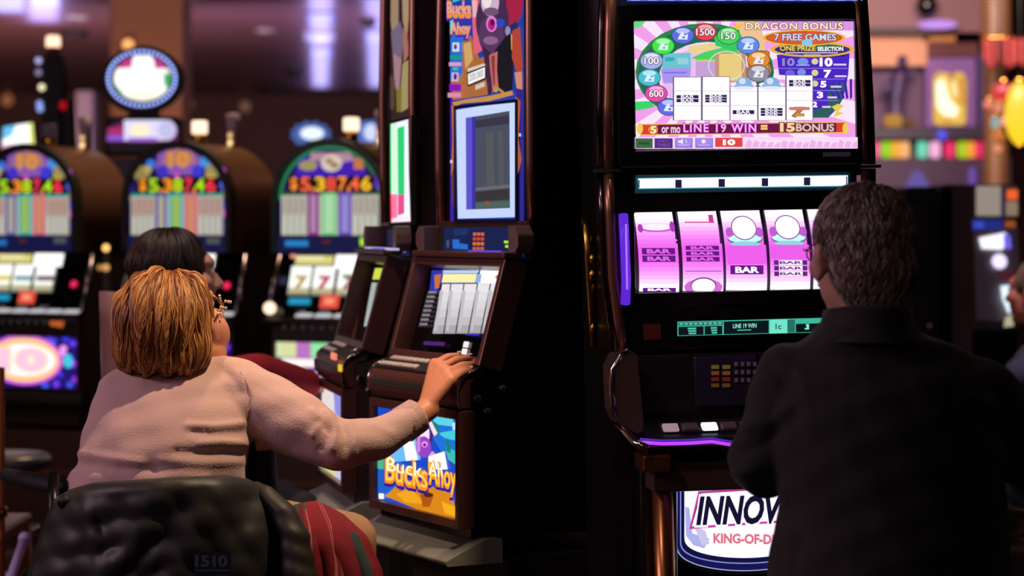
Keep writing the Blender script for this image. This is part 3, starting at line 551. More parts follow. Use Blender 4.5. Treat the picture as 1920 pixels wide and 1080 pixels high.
# five little reel cards
for k, (x0, y0) in enumerate(((494,508),(680,505),(862,570),(1043,570),(1226,496))):
    x1 = x0+(174 if k < 4 else 168); a.rect(x0-9, y0-4, x1+4, 788, (110, 96, 130) if k != 2 else (180, 120, 190)); a.rect(x0, y0, x1, 786, (250, 246, 255), 1.12); a.rect(x0, 690 if k != 4 else 656, x1, 694 if k != 4 else 660, (216, 206, 226)); a.rect(x0, 596, x1, 600, (216, 206, 226))
def bars(x0, x1, y0, y1, n, white=False):
    for j in range(n):
        ya = y0+(y1-y0)*j/n; yb = y0+(y1-y0)*(j+.86)/n; a.rect(x0, ya, x1, yb, (52, 34, 84)); a.text('BAR', (x0+x1)/2, (ya+yb)/2, (x1-x0)*(.62 if n == 1 else .58), (yb-ya)*.84, (246, 240, 255), None, .03)
bars(508, 652, 624, 674, 2); bars(695, 836, 622, 674, 3); bars(874, 1014, 722, 752, 1); bars(1056, 1198, 708, 762, 3); bars(1240, 1380, 526, 570, 2)
for cx in (946, 1126):
    a.oval(cx, 556, 84, 20, (240, 240, 255)); a.rect(cx-62, 556, cx+62, 584, (150, 176, 220)); a.oval(cx, 545, 52, 38, (140, 176, 226)); a.oval(cx-10, 534, 22, 20, (206, 226, 250)); a.oval(cx, 578, 72, 12, (226, 236, 250))
a.text('7', 1300, 735, 60, 54, (196, 120, 60), None, .06, .2, (110, 60, 40), .1); a.rect(1240, 702, 1374, 722, (222, 120, 110)); a.rect(1280, 742, 1340, 764, (206, 150, 70))
a.poly([(266,812),(1612,796),(1622,872),(270,886)], (236, 186, 120)); a.poly([(276,818),(1604,804),(1608,864),(276,880)], (110, 22, 74)); a.poly([(276,818),(386,817),(386,879),(276,880)], (226, 64, 44)); a.poly([(1546,806),(1604,804),(1608,864),(1546,866)], (226, 64, 44))
for x in (268, 1606): a.oval(x, 842, 20, 36, (240, 206, 90))
a.oval(354, 850, 30, 30, (240, 170, 50)); a.text('5', 356, 850, 34, 44, (255, 236, 170), None, .05, 0, (150, 60, 30), .1); a.text('or mo', 470, 852, 120, 36, (240, 206, 236), None, .03)
a.text('BONUS', 1408, 836, 244, 46, (226, 196, 190), None, .03, 0, (96, 40, 50), .1); a.text('LINE 19 WIN', 788, 838, 470, 54, (250, 176, 250), 1.1, .022, 0, (140, 20, 150), .075, 1.2); a.text('=', 1076, 834, 36, 24, (250, 200, 120), None, .05, 0, (110, 40, 30), .12); a.text('15', 1228, 834, 86, 52, (250, 214, 160), None, .05, 0, (120, 50, 50), .12)
a.rect(236, 898, 1684, 972, (246, 216, 246), 1.05)
for k in range(16): x = 950+k*46; a.poly([(x, 965), (x+20, 912+(k*37) % 30), (x+50, 930), (x+40, 968)], (240, 180, 232))
a.rect(238, 906, 350, 970, (70, 116, 70), .8); a.rect(260, 930, 330, 946, (50, 90, 60), .8); a.rect(362, 906, 480, 970, (84, 46, 132)); a.text('PAY', 420, 924, 62, 14, (120, 76, 160)); a.text('TABLE', 420, 948, 84, 16, (130, 86, 170))
for x in (494, 626): a.rect(x, 904, x+116, 968, (150, 120, 226)); a.rect(x+6, 908, x+110, 950, (166, 140, 236)); a.rect(x+20, 948, x+96, 954, (206, 190, 250))
a.poly([(516,920),(530,920),(546,910),(546,944),(530,934),(516,934)], (246, 240, 255)); a.ring(552, 927, 20, 16, 4, (246, 240, 255), a0=-.8, a1=.8); a.oval(680, 926, 14, 14, (236, 230, 255))
a.rect(756, 902, 934, 962, (226, 72, 70)); a.text('10', 846, 932, 70, 34, (255, 240, 236), 1.1, .06)
a.build('upper_screen', IM)
MB().box(((ih(1540, 290).x+ih(1592, 290).x)/2, -.013, ih(1566, 290).z), (.058, .002, .009)).build('bezel_plate', mat('grey_plate', (120, 112, 140), .4), IM)
# bright lamp bar
p0, p1 = ih(1194, 331), ih(1592, 354)
MB().box(((p0.x+p1.x)/2, .004, (p0.z+p1.z)/2), (p1.x-p0.x+.006, .02, p0.z-p1.z+.006)).build('lamp_bar_housing', mat('teal_edge', (70, 130, 150), .3), IM, .002)
a = Art((1180, 320, 1600, 360), ifn(-.007), 1.0); a.poly([(1195,334),(1590,328),(1590,350),(1197,355)], (70, 150, 170)); a.poly([(1197,335),(1589,329),(1589,348),(1198,353)], (236, 250, 255), 1.3)
for x in (1272, 1353, 1434, 1513): a.rect(x-6, 337-(x-1272)*.018, x+6, 352-(x-1272)*.018, (34, 24, 60))
a.rect(1197, 338, 1199, 352, (30, 30, 70)); a.rect(1586, 331, 1588, 346, (30, 30, 70)); a.build('lamp_bar', IM)
# five lit reels on drums
RB = (395, 547, .022, 10)
def reel_part(k, x0, x1):
    sk = -6*((x0-1190)/330); a = Art((x0-2, 396, x1+2, 547.2), (lambda f: (lambda x, y, h: f(x, y+sk*.9, h)))(ifn(.012, RB)), 1.0, .00025); a.curved = True
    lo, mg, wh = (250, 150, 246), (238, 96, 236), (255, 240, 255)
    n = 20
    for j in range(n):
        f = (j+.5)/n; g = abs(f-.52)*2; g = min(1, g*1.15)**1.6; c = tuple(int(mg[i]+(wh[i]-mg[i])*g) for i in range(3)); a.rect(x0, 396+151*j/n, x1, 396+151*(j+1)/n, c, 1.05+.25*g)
    cx = (x0+x1)/2; pur = (110, 26, 140)
    def bar(y0, y1, cc=(232, 110, 236), e=None): a.rect(cx-31, y0, cx+31, y1, pur, .9, 3); a.text('BAR', cx, (y0+y1)/2, 42, (y1-y0)*.62, cc, e, .04)
    def helmet(y, s_=1.0):
        a.oval(cx, y+12*s_, 34*s_, 18*s_, (222, 130, 226)); a.oval(cx, y+22*s_, 33*s_, 9*s_, (90, 120, 140)); a.oval(cx, y+20*s_, 31*s_, 8*s_, (196, 246, 250), 1.1); a.oval(cx, y+30*s_, 27*s_, 5*s_, (150, 214, 226)); a.oval(cx, y, 24*s_, 23*s_, (130, 80, 150)); a.oval(cx, y, 22*s_, 21*s_, (252, 255, 255), 1.25); a.oval(cx-28*s_, y+8*s_, 7*s_, 9*s_, (190, 96, 206)); a.oval(cx+28*s_, y+8*s_, 7*s_, 9*s_, (190, 96, 206))
    if k == 0:
        a.oval(cx, 428, 34, 7, (206, 90, 210)); a.oval(cx, 426, 28, 6, (255, 226, 255), 1.2); a.oval(cx-30, 428, 5, 8, (176, 60, 190)); a.oval(cx+30, 425, 5, 10, (176, 60, 190)); bar(465, 477); bar(479, 491); bar(540, 547, wh, 1.2)
    if k == 1:
        a.rect(cx-28, 417, cx+28, 419, (206, 40, 120)); a.rect(cx+18, 404, cx+27, 418, (206, 60, 150)); bar(462, 470); bar(472.5, 480.5); bar(483, 491.5); a.rect(cx-34, 509, cx+34, 510.5, (170, 60, 176)); a.oval(cx, 540, 36, 16, (220, 110, 222)); a.oval(cx, 536, 24, 15, (150, 70, 160)); a.oval(cx, 538, 22, 14, (255, 246, 255), 1.25)
    if k == 2: helmet(430); a.rect(cx-36, 463, cx+36, 498, (240, 96, 238)); bar(500, 517, (255, 240, 255), 1.2)
    if k == 3:
        helmet(430); a.rect(cx-36, 463, cx+36, 490, (240, 96, 238))
        for y in (492, 502.5, 513): a.rect(cx-31, y, cx+31, y+8.5, (96, 40, 120)); a.rect(cx-22, y, cx+22, y+8.5, (255, 246, 255), 1.2); a.text('BAR', cx, y+4.2, 40, 5, (120, 60, 140), None, .04)
    if k == 4: bar(462, 476); helmet(520, .9)
    a.build('reel', IM)
    # drum edges
    x = ih(x1+4, 470, .0); MB().loft([[Vector((ih(x1-1+10*f, 396+151*f+sk, .0).x, .012+.022*(f*2-1)**2+d, ih(x1+3, 396+151*f+sk).z)) for d in (-.003, .02)]+[Vector((ih(x1+5+10*f, 396+151*f+sk, .0).x, .012+.022*(f*2-1)**2+d, ih(x1+3, 396+151*f+sk).z)) for d in (.02, -.003)] for f in [q/10 for q in range(11)]]).build('reel_edge', mat('violet_plastic', (96, 70, 150), .3), IM)
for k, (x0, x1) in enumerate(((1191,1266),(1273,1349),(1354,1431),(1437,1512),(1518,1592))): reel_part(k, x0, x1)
MB().add([(X0-.01, .055, zs[4]-.01), (X1+.01, .055, zs[4]-.01), (X1+.01, .055, zs[3]+.01), (X0-.01, .055, zs[3]+.01)], [(0,1,2,3)]).build('reel_back', blackm, IM)
# violet side lights
for sx in (-1, 1):
    q0, q1 = (ih(1170, 402, -.02), ih(1174, 570, -.02)); xs = (q0.x, q1.x) if sx < 0 else (2*xc-q0.x, 2*xc-q1.x)
    MB().tube([(xs[0], -.012, q0.z), (xs[0]+.001*sx, -.026, q0.z-.05), (xs[1], -.026, q1.z+.05), (xs[1], -.012, q1.z)], .010, 12).build('side_light', glow((104, 40, 232), .85), IM)
    MB().tube([(xs[0]+.001, -.036, q0.z-.02), (xs[1], -.036, q1.z+.03)], .0022, 8).build('side_light_core', glow((176, 110, 255), 1.0), IM)
# credit display
a = Art((1260, 590, 1610, 640), (lambda f: (lambda x, y, h: f(x, y-(x-1270)*.026, h)))(ifn(-.004)), .85)
cy_ = (70, 214, 184); a.rect(1270, 603, 1590, 630, cy_, .7); a.rect(1272, 613, 1319, 629, (8, 22, 26)); a.rect(1321, 613, 1354, 629, (8, 22, 26)); a.rect(1357, 605, 1441, 629, (8, 22, 26)); a.rect(1443, 604, 1476, 630, (120, 240, 214), .9); a.rect(1476, 605, 1490, 629, (40, 120, 106)); a.rect(1492, 613, 1588, 629, (8, 22, 26)); a.rect(1272, 605, 1355, 611, (30, 110, 96))
a.text('LINE 19 WIN', 1396, 614, 44, 8, (150, 250, 226), None, .02); a.rect(1382, 621, 1408, 623, (90, 200, 176)); a.text('1c', 1459, 617, 10, 10, (30, 110, 96), None, .03)
for x, ww in ((1297, 16), (1338, 12)):
    for j in range(3): a.rect(x-ww/2+j, 615+j*4.6, x+ww/2, 618+j*4.6, (96, 220, 190), .8)
for j in range(9): a.rect(1274+j*9, 606, 1280+j*9, 609.5, (110, 230, 200), .7)
a.poly([(1510,614),(1516,614),(1516,624),(1508,624),(1508,621),(1512,621)], (150, 250, 226)); a.build('credit_display', IM)
MB().box((ih(1222, 620).x, -.004, ih(1222, 622).z), (.036, .003, .032)).build('sticker', mat('red_orange_sticker', (96, 34, 26), .4), IM)
# keypad panel, mid panel
p0, p1 = ih(1300, 668), ih(1420, 760)
MB().box((xc, .018, (ih(1390, 660).z+ih(1390, 800).z)/2), (.50, .03, ih(1390, 660).z-ih(1390, 800).z)).build('mid_panel', mat('slate_plastic', (24, 21, 27), .4), IM, .006)
kp = MB().box(((p0.x+p1.x)/2, -.002, (p0.z+p1.z)/2), (p1.x-p0.x, .012, p0.z-p1.z)).build('keypad', mat('violet_slate', (44, 36, 66), .35), IM, .004)
for r in range(4):
    for c in range(2):
        q = ih(1341+c*21, 688+r*11.5, -.01); MB().box((q.x, -.010, q.z), (.016, .006, .008)).build('key', glow(((150, 130, 40), (170, 96, 40), (150, 44, 34), (130, 90, 30))[r], .28), kp, .001)
for r in range(3):
    for c in range(4):
        q = ih(1381+c*11.5, 683+r*15, -.01); MB().box((q.x, -.010, q.z), (.007, .006, .009)).build('key', mat('grey_key', (130, 120, 140), .4), kp, .001)
MB().box((ih(1250, 782).x, .001, ih(1250, 782).z), (.05, .003, .004)).build('badge', mat('grey_key', (130, 120, 140), .4), IM)
# outer trim tubes, both sides
for sx in (-1, 1):
    mx = (lambda x: x) if sx < 0 else (lambda x: 2*xc-x)
    q = [ih(1147, -60), ih(1143, 60), ih(1140, 200), ih(1141, 316)]; MB().tube([(mx(p.x), -.004, p.z) for p in q], .0115, 12).build('trim_tube', bronze, IM)
    MB().tube([(mx(p.x)+sx*.015, .006, p.z) for p in q], .009, 10).build('trim_tube', mat('dark_chrome', (90, 74, 76), .2, 1.0), IM)
    q = [ih(1141, 324), ih(1144, 400), ih(1149, 520), ih(1160, 600), ih(1170, 655)]; MB().tube([(mx(p.x), -.004, p.z) for p in q], .0115, 12).build('trim_tube', bronze, IM)
    MB().tube([(mx(p.x)+sx*.015, .006, p.z) for p in q], .009, 10).build('trim_tube', mat('dark_chrome', (90, 74, 76), .2, 1.0), IM)
    p = ih(1143, 320); MB().box((mx(p.x)+sx*.006, .002, p.z), (.05, .04, .006)).build('trim_joint', blackm, IM)
    # bumper plate
    pl = [ih(x, y, -.06) for x, y in ((1146,690),(1158,668),(1178,655),(1192,664),(1206,806),(1192,812),(1160,794),(1150,770))]
    MB().prism([(mx(p.x), p.z) for p in pl], -.075, .05, fn=lambda a_, b_, x: (a_, x, b_)).build('bumper', mat('bumper_bronze', (112, 90, 84), .35, .7), IM, .006)
    MB().tube([(mx(p.x), -.072, p.z) for p in [ih(x, y, -.06) for x, y in ((1150,780),(1146,735),(1147,692),(1160,668),(1176,656))]], .006, 8).build('bumper_edge', chrome, IM)
    MB().tube([(mx(p.x), tt, p.z) for p, tt in ((ih(1158, 794, -.06), -.06), (ih(1176, 812, -.08), -.08), (ih(1192, 830, -.13), -.13), (ih(1215, 842, -.15), -.15))], .009, 8).build('deck_edge', chrome, IM)
    q = ih(1226, 866, -.10); MB().box((mx(q.x), -.09, q.z), (.058, .10, .034)).build('bracket', mat('copper_bracket', (150, 96, 60), .28, .9), IM, .004)
    q = ih(1240, 900, -.07); MB().tube([(mx(q.x), -.075, q.z+.01), (mx(q.x)+sx*-.008, -.07, .4), (mx(q.x)+sx*-.008, -.06, .03)], .022, 14).build('pillar', mat('copper_bracket', (150, 96, 60), .28, .9), IM)
    q = ih(1256, 900, -.05); MB().tube([(mx(q.x), -.06, q.z), (mx(q.x), -.05, .03)], .012, 10).build('pillar_edge', black, IM)
# deck, buttons, violet light line
zb = ih(1300, 832, -.13).z
bdk = MB().prism([(.03, zb+.055), (-.06, zb+.042), (-.118, zb+.010), (-.132, zb-.004), (-.125, zb-.022), (-.05, zb-.04), (.05, zb-.05)], xc-.225, xc+.225).build('button_deck', mat('deck_black', (20, 18, 22), .25), IM, .006)
bcol = (glow((216, 176, 186), .5), mat('dim_button', (96, 78, 80), .35), glow((255, 250, 255), 1.2), mat('dim_button', (96, 78, 80), .35), mat('dim_button', (96, 78, 80), .35), mat('dim_button', (96, 78, 80), .35))
for k in range(10):
    q = ih(1257+k*36.5, 810-k*.9, -.09); m = bcol[min(k, 5)]
    h = MB().box((q.x, -.085, zb+.026), (.040, .034, .012), (.5, 0, 0)).build('button_collar', darkgrey, bdk, .002)
    MB().box((q.x, -.092, zb+.0295), (.033, .024, .010), (.5, 0, 0)).build('button', m, h, .003)
pts = [(x, y) for x, y in ((1200,829),(1240,832),(1290,831),(1335,828),(1371,834),(1420,842),(1470,838),(1520,826),(1580,818))]
MB().tube([ih(x, y, -.137) for x, y in pts], .0034, 8).build('light_line', glow((196, 70, 250), 1.1), IM)
MB().tube([ih(x, y-6, -.133) for x, y in pts], .002, 8).build('light_line', glow((96, 50, 220), .7), IM)
MB().box((xc, -.05, zb-.07), (.42, .10, .06)).build('deck_underside', mat('copper_shade', (70, 50, 46), .4), IM, .004)
# belly door
MB().box((xc, .02, .45), (.44, .06, .82)).build('belly_door', black, IM, .008)
M0 = 1394
def arch(x0, ytop, ybot, cr, n=14):
    L = [(x0, ytop), (x0, cr)]; hw = M0-x0
    for k in range(1, n+1): f = k/n; ang = PI/2*f; L.append((x0+hw*(1-math.cos(ang)), cr+(ybot-cr)*math.sin(ang)**.8))
    return L+[(2*M0-x, y) for x, y in reversed(L[:-1])]
a = Art((1200, 850, 1600, 1120), ifn(-.013), 1.0)
a.poly(arch(1268, 898, 1071, 1022), (170, 180, 236), .8); a.poly(arch(1270, 900, 1069, 1021), (28, 26, 96), .7); a.poly(arch(1275, 901, 1057, 1017), (150, 160, 236), .9); a.poly(arch(1277, 902, 1055, 1016), (26, 24, 84), .6)
a.poly(arch(1283, 905, 1046, 1008), (238, 240, 255), 1.2); a.poly([(1284,950),(1292,952),(1298,1000),(1330,1010),(1320,1028),(1300,1022),(1286,1004)], (176, 180, 236)); a.poly([(1300,985),(1322,995),(1330,1020),(1316,1022)], (206, 200, 240))
a.poly([(1309,921),(1500,910),(1486,978),(1292,992)], (210, 60, 170)); a.poly([(1312,924),(1500,913),(1484,974),(1296,988)], (40, 30, 60)); a.poly([(1314,925),(1500,914),(1484,974),(1297,987)], (252, 250, 255), 1.2)
a.text('INNOV', 1386, 956, 158, 50, (22, 18, 50), None, .035, .22, (252, 250, 255), .10, skew=-.02); a.text('KING-OF-DI', 1394, 1010, 112, 17, (226, 110, 130), None, .03, 0, (250, 226, 236), .08, skew=.02)
a.build('belly_screen', IM)
MB().tube([ih(x, y, -.014) for x, y in arch(1262, 880, 1078, 1024)], .004, 8).build('belly_trim', mat('dark_chrome', (90, 74, 76), .2, 1.0), IM)

# gold shapes standing in for reflections in the glossy left flank
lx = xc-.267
fb = MB(); fb.tube([(lx-.006, .30, 1.36), (lx-.018, .28, 1.375), (lx-.02, .24, 1.36), (lx-.018, .235, 1.30), (lx-.012, .245, 1.20), (lx-.006, .25, 1.10)], .007, 8); fit = fb.build('gold_glint', gold, IM)
for tt, z, r in ((.262, 1.33, .012), (.235, 1.29, .010), (.24, 1.255, .012), (.25, 1.225, .014), (.27, 1.24, .010), (.255, 1.19, .010), (.245, 1.14, .008)): MB().ell((lx-.008, tt, z), (r*.7, r, r*1.3), n=10, m=8).build('glint_bead', gold, fit)
# ------------------------------------------------------------------ row of three arched jackpot machines
ROT = -22.5
def arch_machine(cx, cy, label, var, digit_cols):
    t = thing('slot_machine', label, 'slot machine', (cx, cy, 0), math.radians(ROT), 'arched jackpot machines in a row')
    s = .00218/.90; sz = .00218
    X = lambda px: (px-619)*s
    Z = lambda py: EYE-(py-HOR)*sz
    fn = lambda x, y, h: Vector((X(x), -.002-h, Z(y)))
    def archp(hw, top, cy_, bot, n=16): return [(619-hw, bot)]+[(619-hw*math.cos(PI*k/n), cy_-(cy_-top)*math.sin(PI*k/n)) for k in range(n+1)]+[(619+hw, bot)]
    # barrel-topped head
    pr = [(X(x), Z(y)) for x, y in archp(107, 262, 372, 476)]
    MB().prism(pr, .004, .40, fn=lambda a, b, x: (a, x, b), sm=True).build('barrel', barrel, t)
    pr2 = [(X(x), Z(y)) for x, y in archp(109, 259, 372, 474)]; pr3 = [(X(x), Z(y)) for x, y in archp(98, 273, 374, 474)]
    n = len(pr2); vs = [(a, d, b) for d in (-.02, .03) for q in (pr2, pr3) for a, b in q]; fs = []
    for k in range(n-1): fs += [(k, k+1, k+1+n, k+n), (k+2*n, k+1+2*n, k+1+3*n, k+3*n), (k, k+1, k+1+2*n, k+2*n), (k+n, k+1+n, k+1+3*n, k+3*n)]
    MB().add(vs, fs).build('arch_rim', blackm if var else mat('green_rim', (26, 60, 48), .3), t)
    a = Art((519, 262, 719, 476), fn, .8, .0003)
    a.poly(archp(98, 273, 374, 441), (28, 22, 74))
    if var == 0:
        a.ring(619, 374, 97, 100, 5, (44, 150, 96), None, 30, PI, 2*PI)
        a.poly([(560,300),(600,284),(680,300),(690,340),(548,340)], (70, 30, 190)); a.poly([(584,286),(655,286),(668,300),(640,306),(580,300)], (196, 150, 170), .8); a.oval(622, 306, 20, 16, (236, 220, 200)); a.oval(618, 302, 8, 6, (190, 150, 120)); a.oval(628, 310, 8, 5, (170, 130, 100))
        a.oval(578, 310, 18, 10, (176, 160, 110)); a.poly([(664,296),(680,300),(684,318),(664,318)], (220, 130, 70)); a.oval(708, 340, 10, 14, (130, 60, 240))
    else:
        a.poly([(580,284),(600,276),(640,276),(664,290),(668,318),(646,326),(588,324),(576,314)], (150, 96, 190), .8); a.poly([(596,280),(620,274),(650,282),(656,304),(590,304)], (196, 130, 120), .8); a.text('10', 622, 296, 38, 26, (240, 160, 60), None, .05)
        for x, y, r, c in ((566,304,10,(60,120,226)), (590,318,12,(70,50,200)), (660,318,12,(60,60,220)), (676,300,12,(70,150,230)), (548,322,16,(150,140,80)), (560,314,8,(190,170,90)), (690,318,15,(160,146,100)), (684,330,9,(190,170,60)), (708,318,8,(240,96,226)), (619,328,6,(230,70,200)), (530,370,8,(110,96,60)), (714,345,10,(90,110,250)), (715,362,8,(130,110,70)), (526,352,8,(40,30,110)), (712,384,9,(70,50,200)), (714,400,8,(226,80,210)), (713,424,9,(50,40,150))): a.oval(x, y, r, r, c, .9, 14)
    a.rect(541, 331, 704, 358, (10, 8, 12))
    tx = '$5,387.46'; xs = (549, 571, 584, 599, 620, 641, 653, 664, 686)
    ws = (13, 17, 4, 17, 17, 15, 4, 17, 17); k = 0
    for ch, x, w_ in zip(tx, xs, ws):
        low = ch in ',.'; a.text(ch, x+2, 355 if low else 345, w_, 7 if low else 25, digit_cols[k % len(digit_cols)] if not low else digit_cols[0], 1.1, .025); k += 0 if low else 1
    a.rect(528, 360, 712, 367, (36, 160, 140) if var else (56, 90, 70)); a.rect(528, 366, 712, 441, (196, 190, 176) if var else (206, 206, 186), .85)
    cols = (((100,90,180),(196,190,150)), ((60,190,190),(170,200,90)), ((226,110,140),(226,150,110))) if var else (((150,46,140),(196,150,190)), ((130,220,140),(190,236,190)), ((110,80,190),(160,150,226)))
    for j, (c0, c1) in enumerate(cols):
        x = (578, 605, 636)[j]; a.rect(x, 361, x+(22, 28, 26)[j], 441, c0); a.rect(x+6, 366, x+(16, 22, 20)[j], 436, c1)
    for j in range(4):
        for x0 in (532, 666): a.rect(x0+j*12, 370, x0+5+j*12, 402, (196, 120, 110) if var else (176, 150, 150)); a.rect(x0+8+j*12, 368, x0+10+j*12, 440, (140, 136, 130)); a.rect(x0+j*12, 408, x0+5+j*12, 436, (214, 214, 206))
    a.build('glass_screen', t)
    MB().box((0, .10, (Z(441)+Z(476))/2), (X(725)-X(513), .22, Z(441)-Z(476))).build('header', darkgrey, t, .006)
    a = Art((513, 441, 725, 476), lambda x, y, h: Vector((X(x), -.0125-h, Z(y))), .7, .0003)
    a.rect(516, 443, 722, 474, (22, 26, 78)); a.rect(536, 451, 580, 462, (40, 150, 236) if var != 2 else (40, 130, 220)); a.rect(606, 450, 622, 456, (110, 40, 40)); 
    if var == 0: a.rect(678, 446, 708, 460, (176, 240, 40), 1.1)
    else: a.rect(680, 446, 706, 458, (90, 96, 100))
    a.build('header_screen', t)
    # lower cabinet
    MB().prism([(.02,.50),(.02,.98),(.10,1.26),(.50,1.26),(.50,.50)], X(516), X(722)).build('cabinet', mat('espresso_cabinet', (34, 26, 24), .4), t, .006)
    MB().prism([(.03,0),(.03,.48),(.50,.48),(.50,0)], X(508), X(730)).build('stand', wood, t, .01)
    MB().box((0, .022, .30), (X(726)-X(512), .03, .02)).build('stand_rail', mat('rail_wood', (96, 60, 40), .4), t)
    # leaning reel panel
    pf = lambda x, y, h: Vector((X(x+(y-478)*-.0), .10-.085*(y-478)/112-.012-h, Z(y)))
    MB().add([pf(512, 478, -.004), pf(724, 478, -.004), pf(728, 590, -.004), pf(506, 590, -.004)], [(0,1,2,3)]).build('reel_panel', glass_dark, t, fix=False)
    for sx, x0, x1 in ((-1, 505, 497), (1, 733, 737)):
        MB().tube([pf(x0, 480, 0), pf(x1, 594, 0)], .012, 8).build('side_trim', mat('silver_trim', (150, 140, 150), .25, 1.0), t)
    a = Art((506, 478, 726, 592), pf, 1.0, .0003)
    a.rect(536, 480, 608, 497, (226, 216, 130), .95); a.rect(612, 478, 674, 504, (255, 254, 248), 1.3); a.rect(536, 481, 590, 487, (250, 240, 190)); a.oval(530, 481, 6, 4, (250, 160, 130))
    for j, x in enumerate((531, 576, 623)):
        a.rect(x, 500, x+40, 554, (250, 250, 246), 1.2); a.rect(x, 540, x+40, 554, (206, 200, 160), .9); a.rect(x+1, 549, x+39, 554, (150, 146, 120))
        if var == 0: a.text('7', x+22, 530, 18, 22, ((190, 160, 70), (190, 50, 80), (150, 60, 60))[j], .9, .06); a.rect(x+6, 514, x+38, 518, ((250,250,246), (250,250,246), (120,190,150))[j])
        else: a.rect(x+4, 522, x+40, 533, ((226, 210, 120), (130, 170, 180), (130, 100, 110))[j])
    a.rect(536, 560, 578, 572, (30, 150, 190)); a.rect(597, 553, 632, 578, (236, 84, 66), 1.0); a.rect(606, 560, 622, 570, (250, 160, 120)); a.rect(512, 520, 528, 535, (30, 40, 66))
    if var: a.oval(708, 538, 7, 7, (240, 40, 90), 1.1, 14)
    a.build('reel_screen', t)
    # deck with silver buttons
    MB().prism([(-.03,.955),(-.045,.975),(-.03,.99),(.03,1.0),(.06,.96)], X(500), X(736)).build('button_deck', mat('grey_deck', (70, 64, 66), .3, .6), t, .004)
    for j in range(5): MB().box((X(572+j*36), -.012, .995), (.068, .035, .016), (.2, 0, 0)).build('button', glow((226, 226, 230), .75), t, .004)
    for j in range(3): MB().box((X(560+j*46), .018, 1.012), (.05, .018, .02), (.5, 0, 0)).build('button', mat('silver_trim', (150, 140, 150), .25, 1.0), t, .003)
    if var == 0:
        MB().ell((X(508), -.02, 1.025), (.028, .02, .026)).build('lamp', glow((255, 226, 196), 1.5), t)
    MB().box((0, .01, .92), (X(728)-X(506), .03, .07)).build('apron', mat('espresso_cabinet', (34, 26, 24), .4), t, .004)
    a = Art((506, 598, 730, 626), lambda x, y, h: Vector((X(x), -.007-h, Z(y))), .5, .0003)
    for j in range(8): a.rect(530+j*18, 605, 536+j*18, 618, (70, 66, 66), .5)
    a.oval(690, 610, 12, 8, (170, 120, 40), .6); 
    if var: a.poly([(668,606),(700,604),(698,624),(672,620)], (226, 110, 50), .7)
    a.build('apron_print', t)
    # belly glass
    a = Art((512, 630, 726, 745), lambda x, y, h: Vector((X(x), .012-h, Z(y))), .95, .0003)
    if var == 0:
        a.rect(516, 630, 722, 742, (26, 60, 60)); a.rect(500, 634, 552, 672, (226, 236, 190)); a.rect(524, 634, 552, 672, (226, 230, 170)); a.rect(552, 634, 580, 672, (196, 120, 200)); a.rect(580, 634, 612, 672, (150, 240, 170)); a.rect(612, 634, 640, 672, (160, 100, 236)); a.rect(640, 634, 720, 672, (220, 220, 190)); a.rect(524, 672, 720, 742, (60, 40, 150)); a.rect(524, 674, 700, 690, (255, 240, 240), 1.1); a.oval(600, 715, 60, 18, (230, 190, 230))
    else:
        a.rect(516, 630, 722, 745, (40, 20, 120)); a.oval(610, 690, 82, 50, (236, 110, 236)); a.oval(610, 690, 74, 44, (250, 200, 130), 1.1); a.oval(610, 690, 66, 32, (255, 236, 250), 1.25); a.text('10', 606, 690, 90, 40, (250, 196, 226), 1.1, .05, 0, (255, 226, 170), .1)
        rr = random.Random(5)
        for k in range(64):
            x, y = rr.uniform(518, 720), rr.uniform(634, 742)
            if ((x-610)/86)**2+((y-690)/54)**2 > 1: a.oval(x, y, rr.uniform(5, 8), rr.uniform(5, 8), rr.choice(((110,60,250),(60,60,240),(230,110,240),(150,60,236),(70,90,250),(250,160,250),(40,30,160))), 1.0, 12)
        a.oval(705, 690, 10, 14, (70, 210, 236))
    a.build('belly_screen', t)
    ring_frame(MB(), X(508), X(730), Z(750), Z(628), .014, lambda x, z, d: (x, d, z), -.004, .03).build('belly_frame', mat('bronze_dark', (84, 60, 56), .35, .7), t)
    MB().prism([(.02,.56),(-.02,.585),(-.035,.61),(-.02,.645),(.02,.645)], X(506), X(740)).build('coin_tray', mat('silver_trim', (150, 140, 150), .25, 1.0), t, .008)
    # service lamp at the front of the barrel and a post at its back
    lb_ = MB().lathe([(.03,0),(.03,.03),(.024,.05)], (X(634), .12, Z(266)), 16).build('lamp_base', gold, t)
    MB().lathe([(.03,0),(.034,.004),(.034,.05),(.03,.056),(.003,.058)], (X(634), .12, Z(244)), 16).build('service_lamp', glow((255, 226, 196), 1.5) if var < 2 else glow((70, 50, 60), .5), lb_)
    sp_ = MB().lathe([(.026,0),(.026,.09),(.030,.095),(.030,.145),(.004,.15)], (X(640), .38, Z(266)), 16).build('service_post', mat('lilac_metal', (170, 150, 172), .45), t)
    for z in (.018, .05): MB().ell((X(640), .355, Z(266)+z), (.011, .011, .013)).build('post_light', glow((255, 210, 140), 1.6 if z < .03 else .9), sp_)
    return t
DC = ((250,150,40),(170,220,30),(250,150,40),(190,220,30),(240,50,80),(170,220,30),(244,50,70))
DC3 = ((250,140,50),(250,100,60),(250,190,40),(240,80,60),(250,140,40),(244,100,60),(250,190,40))
arch_machine(-.743, 9.30, 'arched jackpot machine with green rim, right of the other two, beside the pirate machines', 0, DC3)
arch_machine(-1.408, 9.58, 'arched jackpot machine in the middle of the row, behind the dark-haired person', 1, DC)
arch_machine(-2.103, 9.86, 'arched jackpot machine cut by the left picture edge, purple bubble glass below', 2, DC)

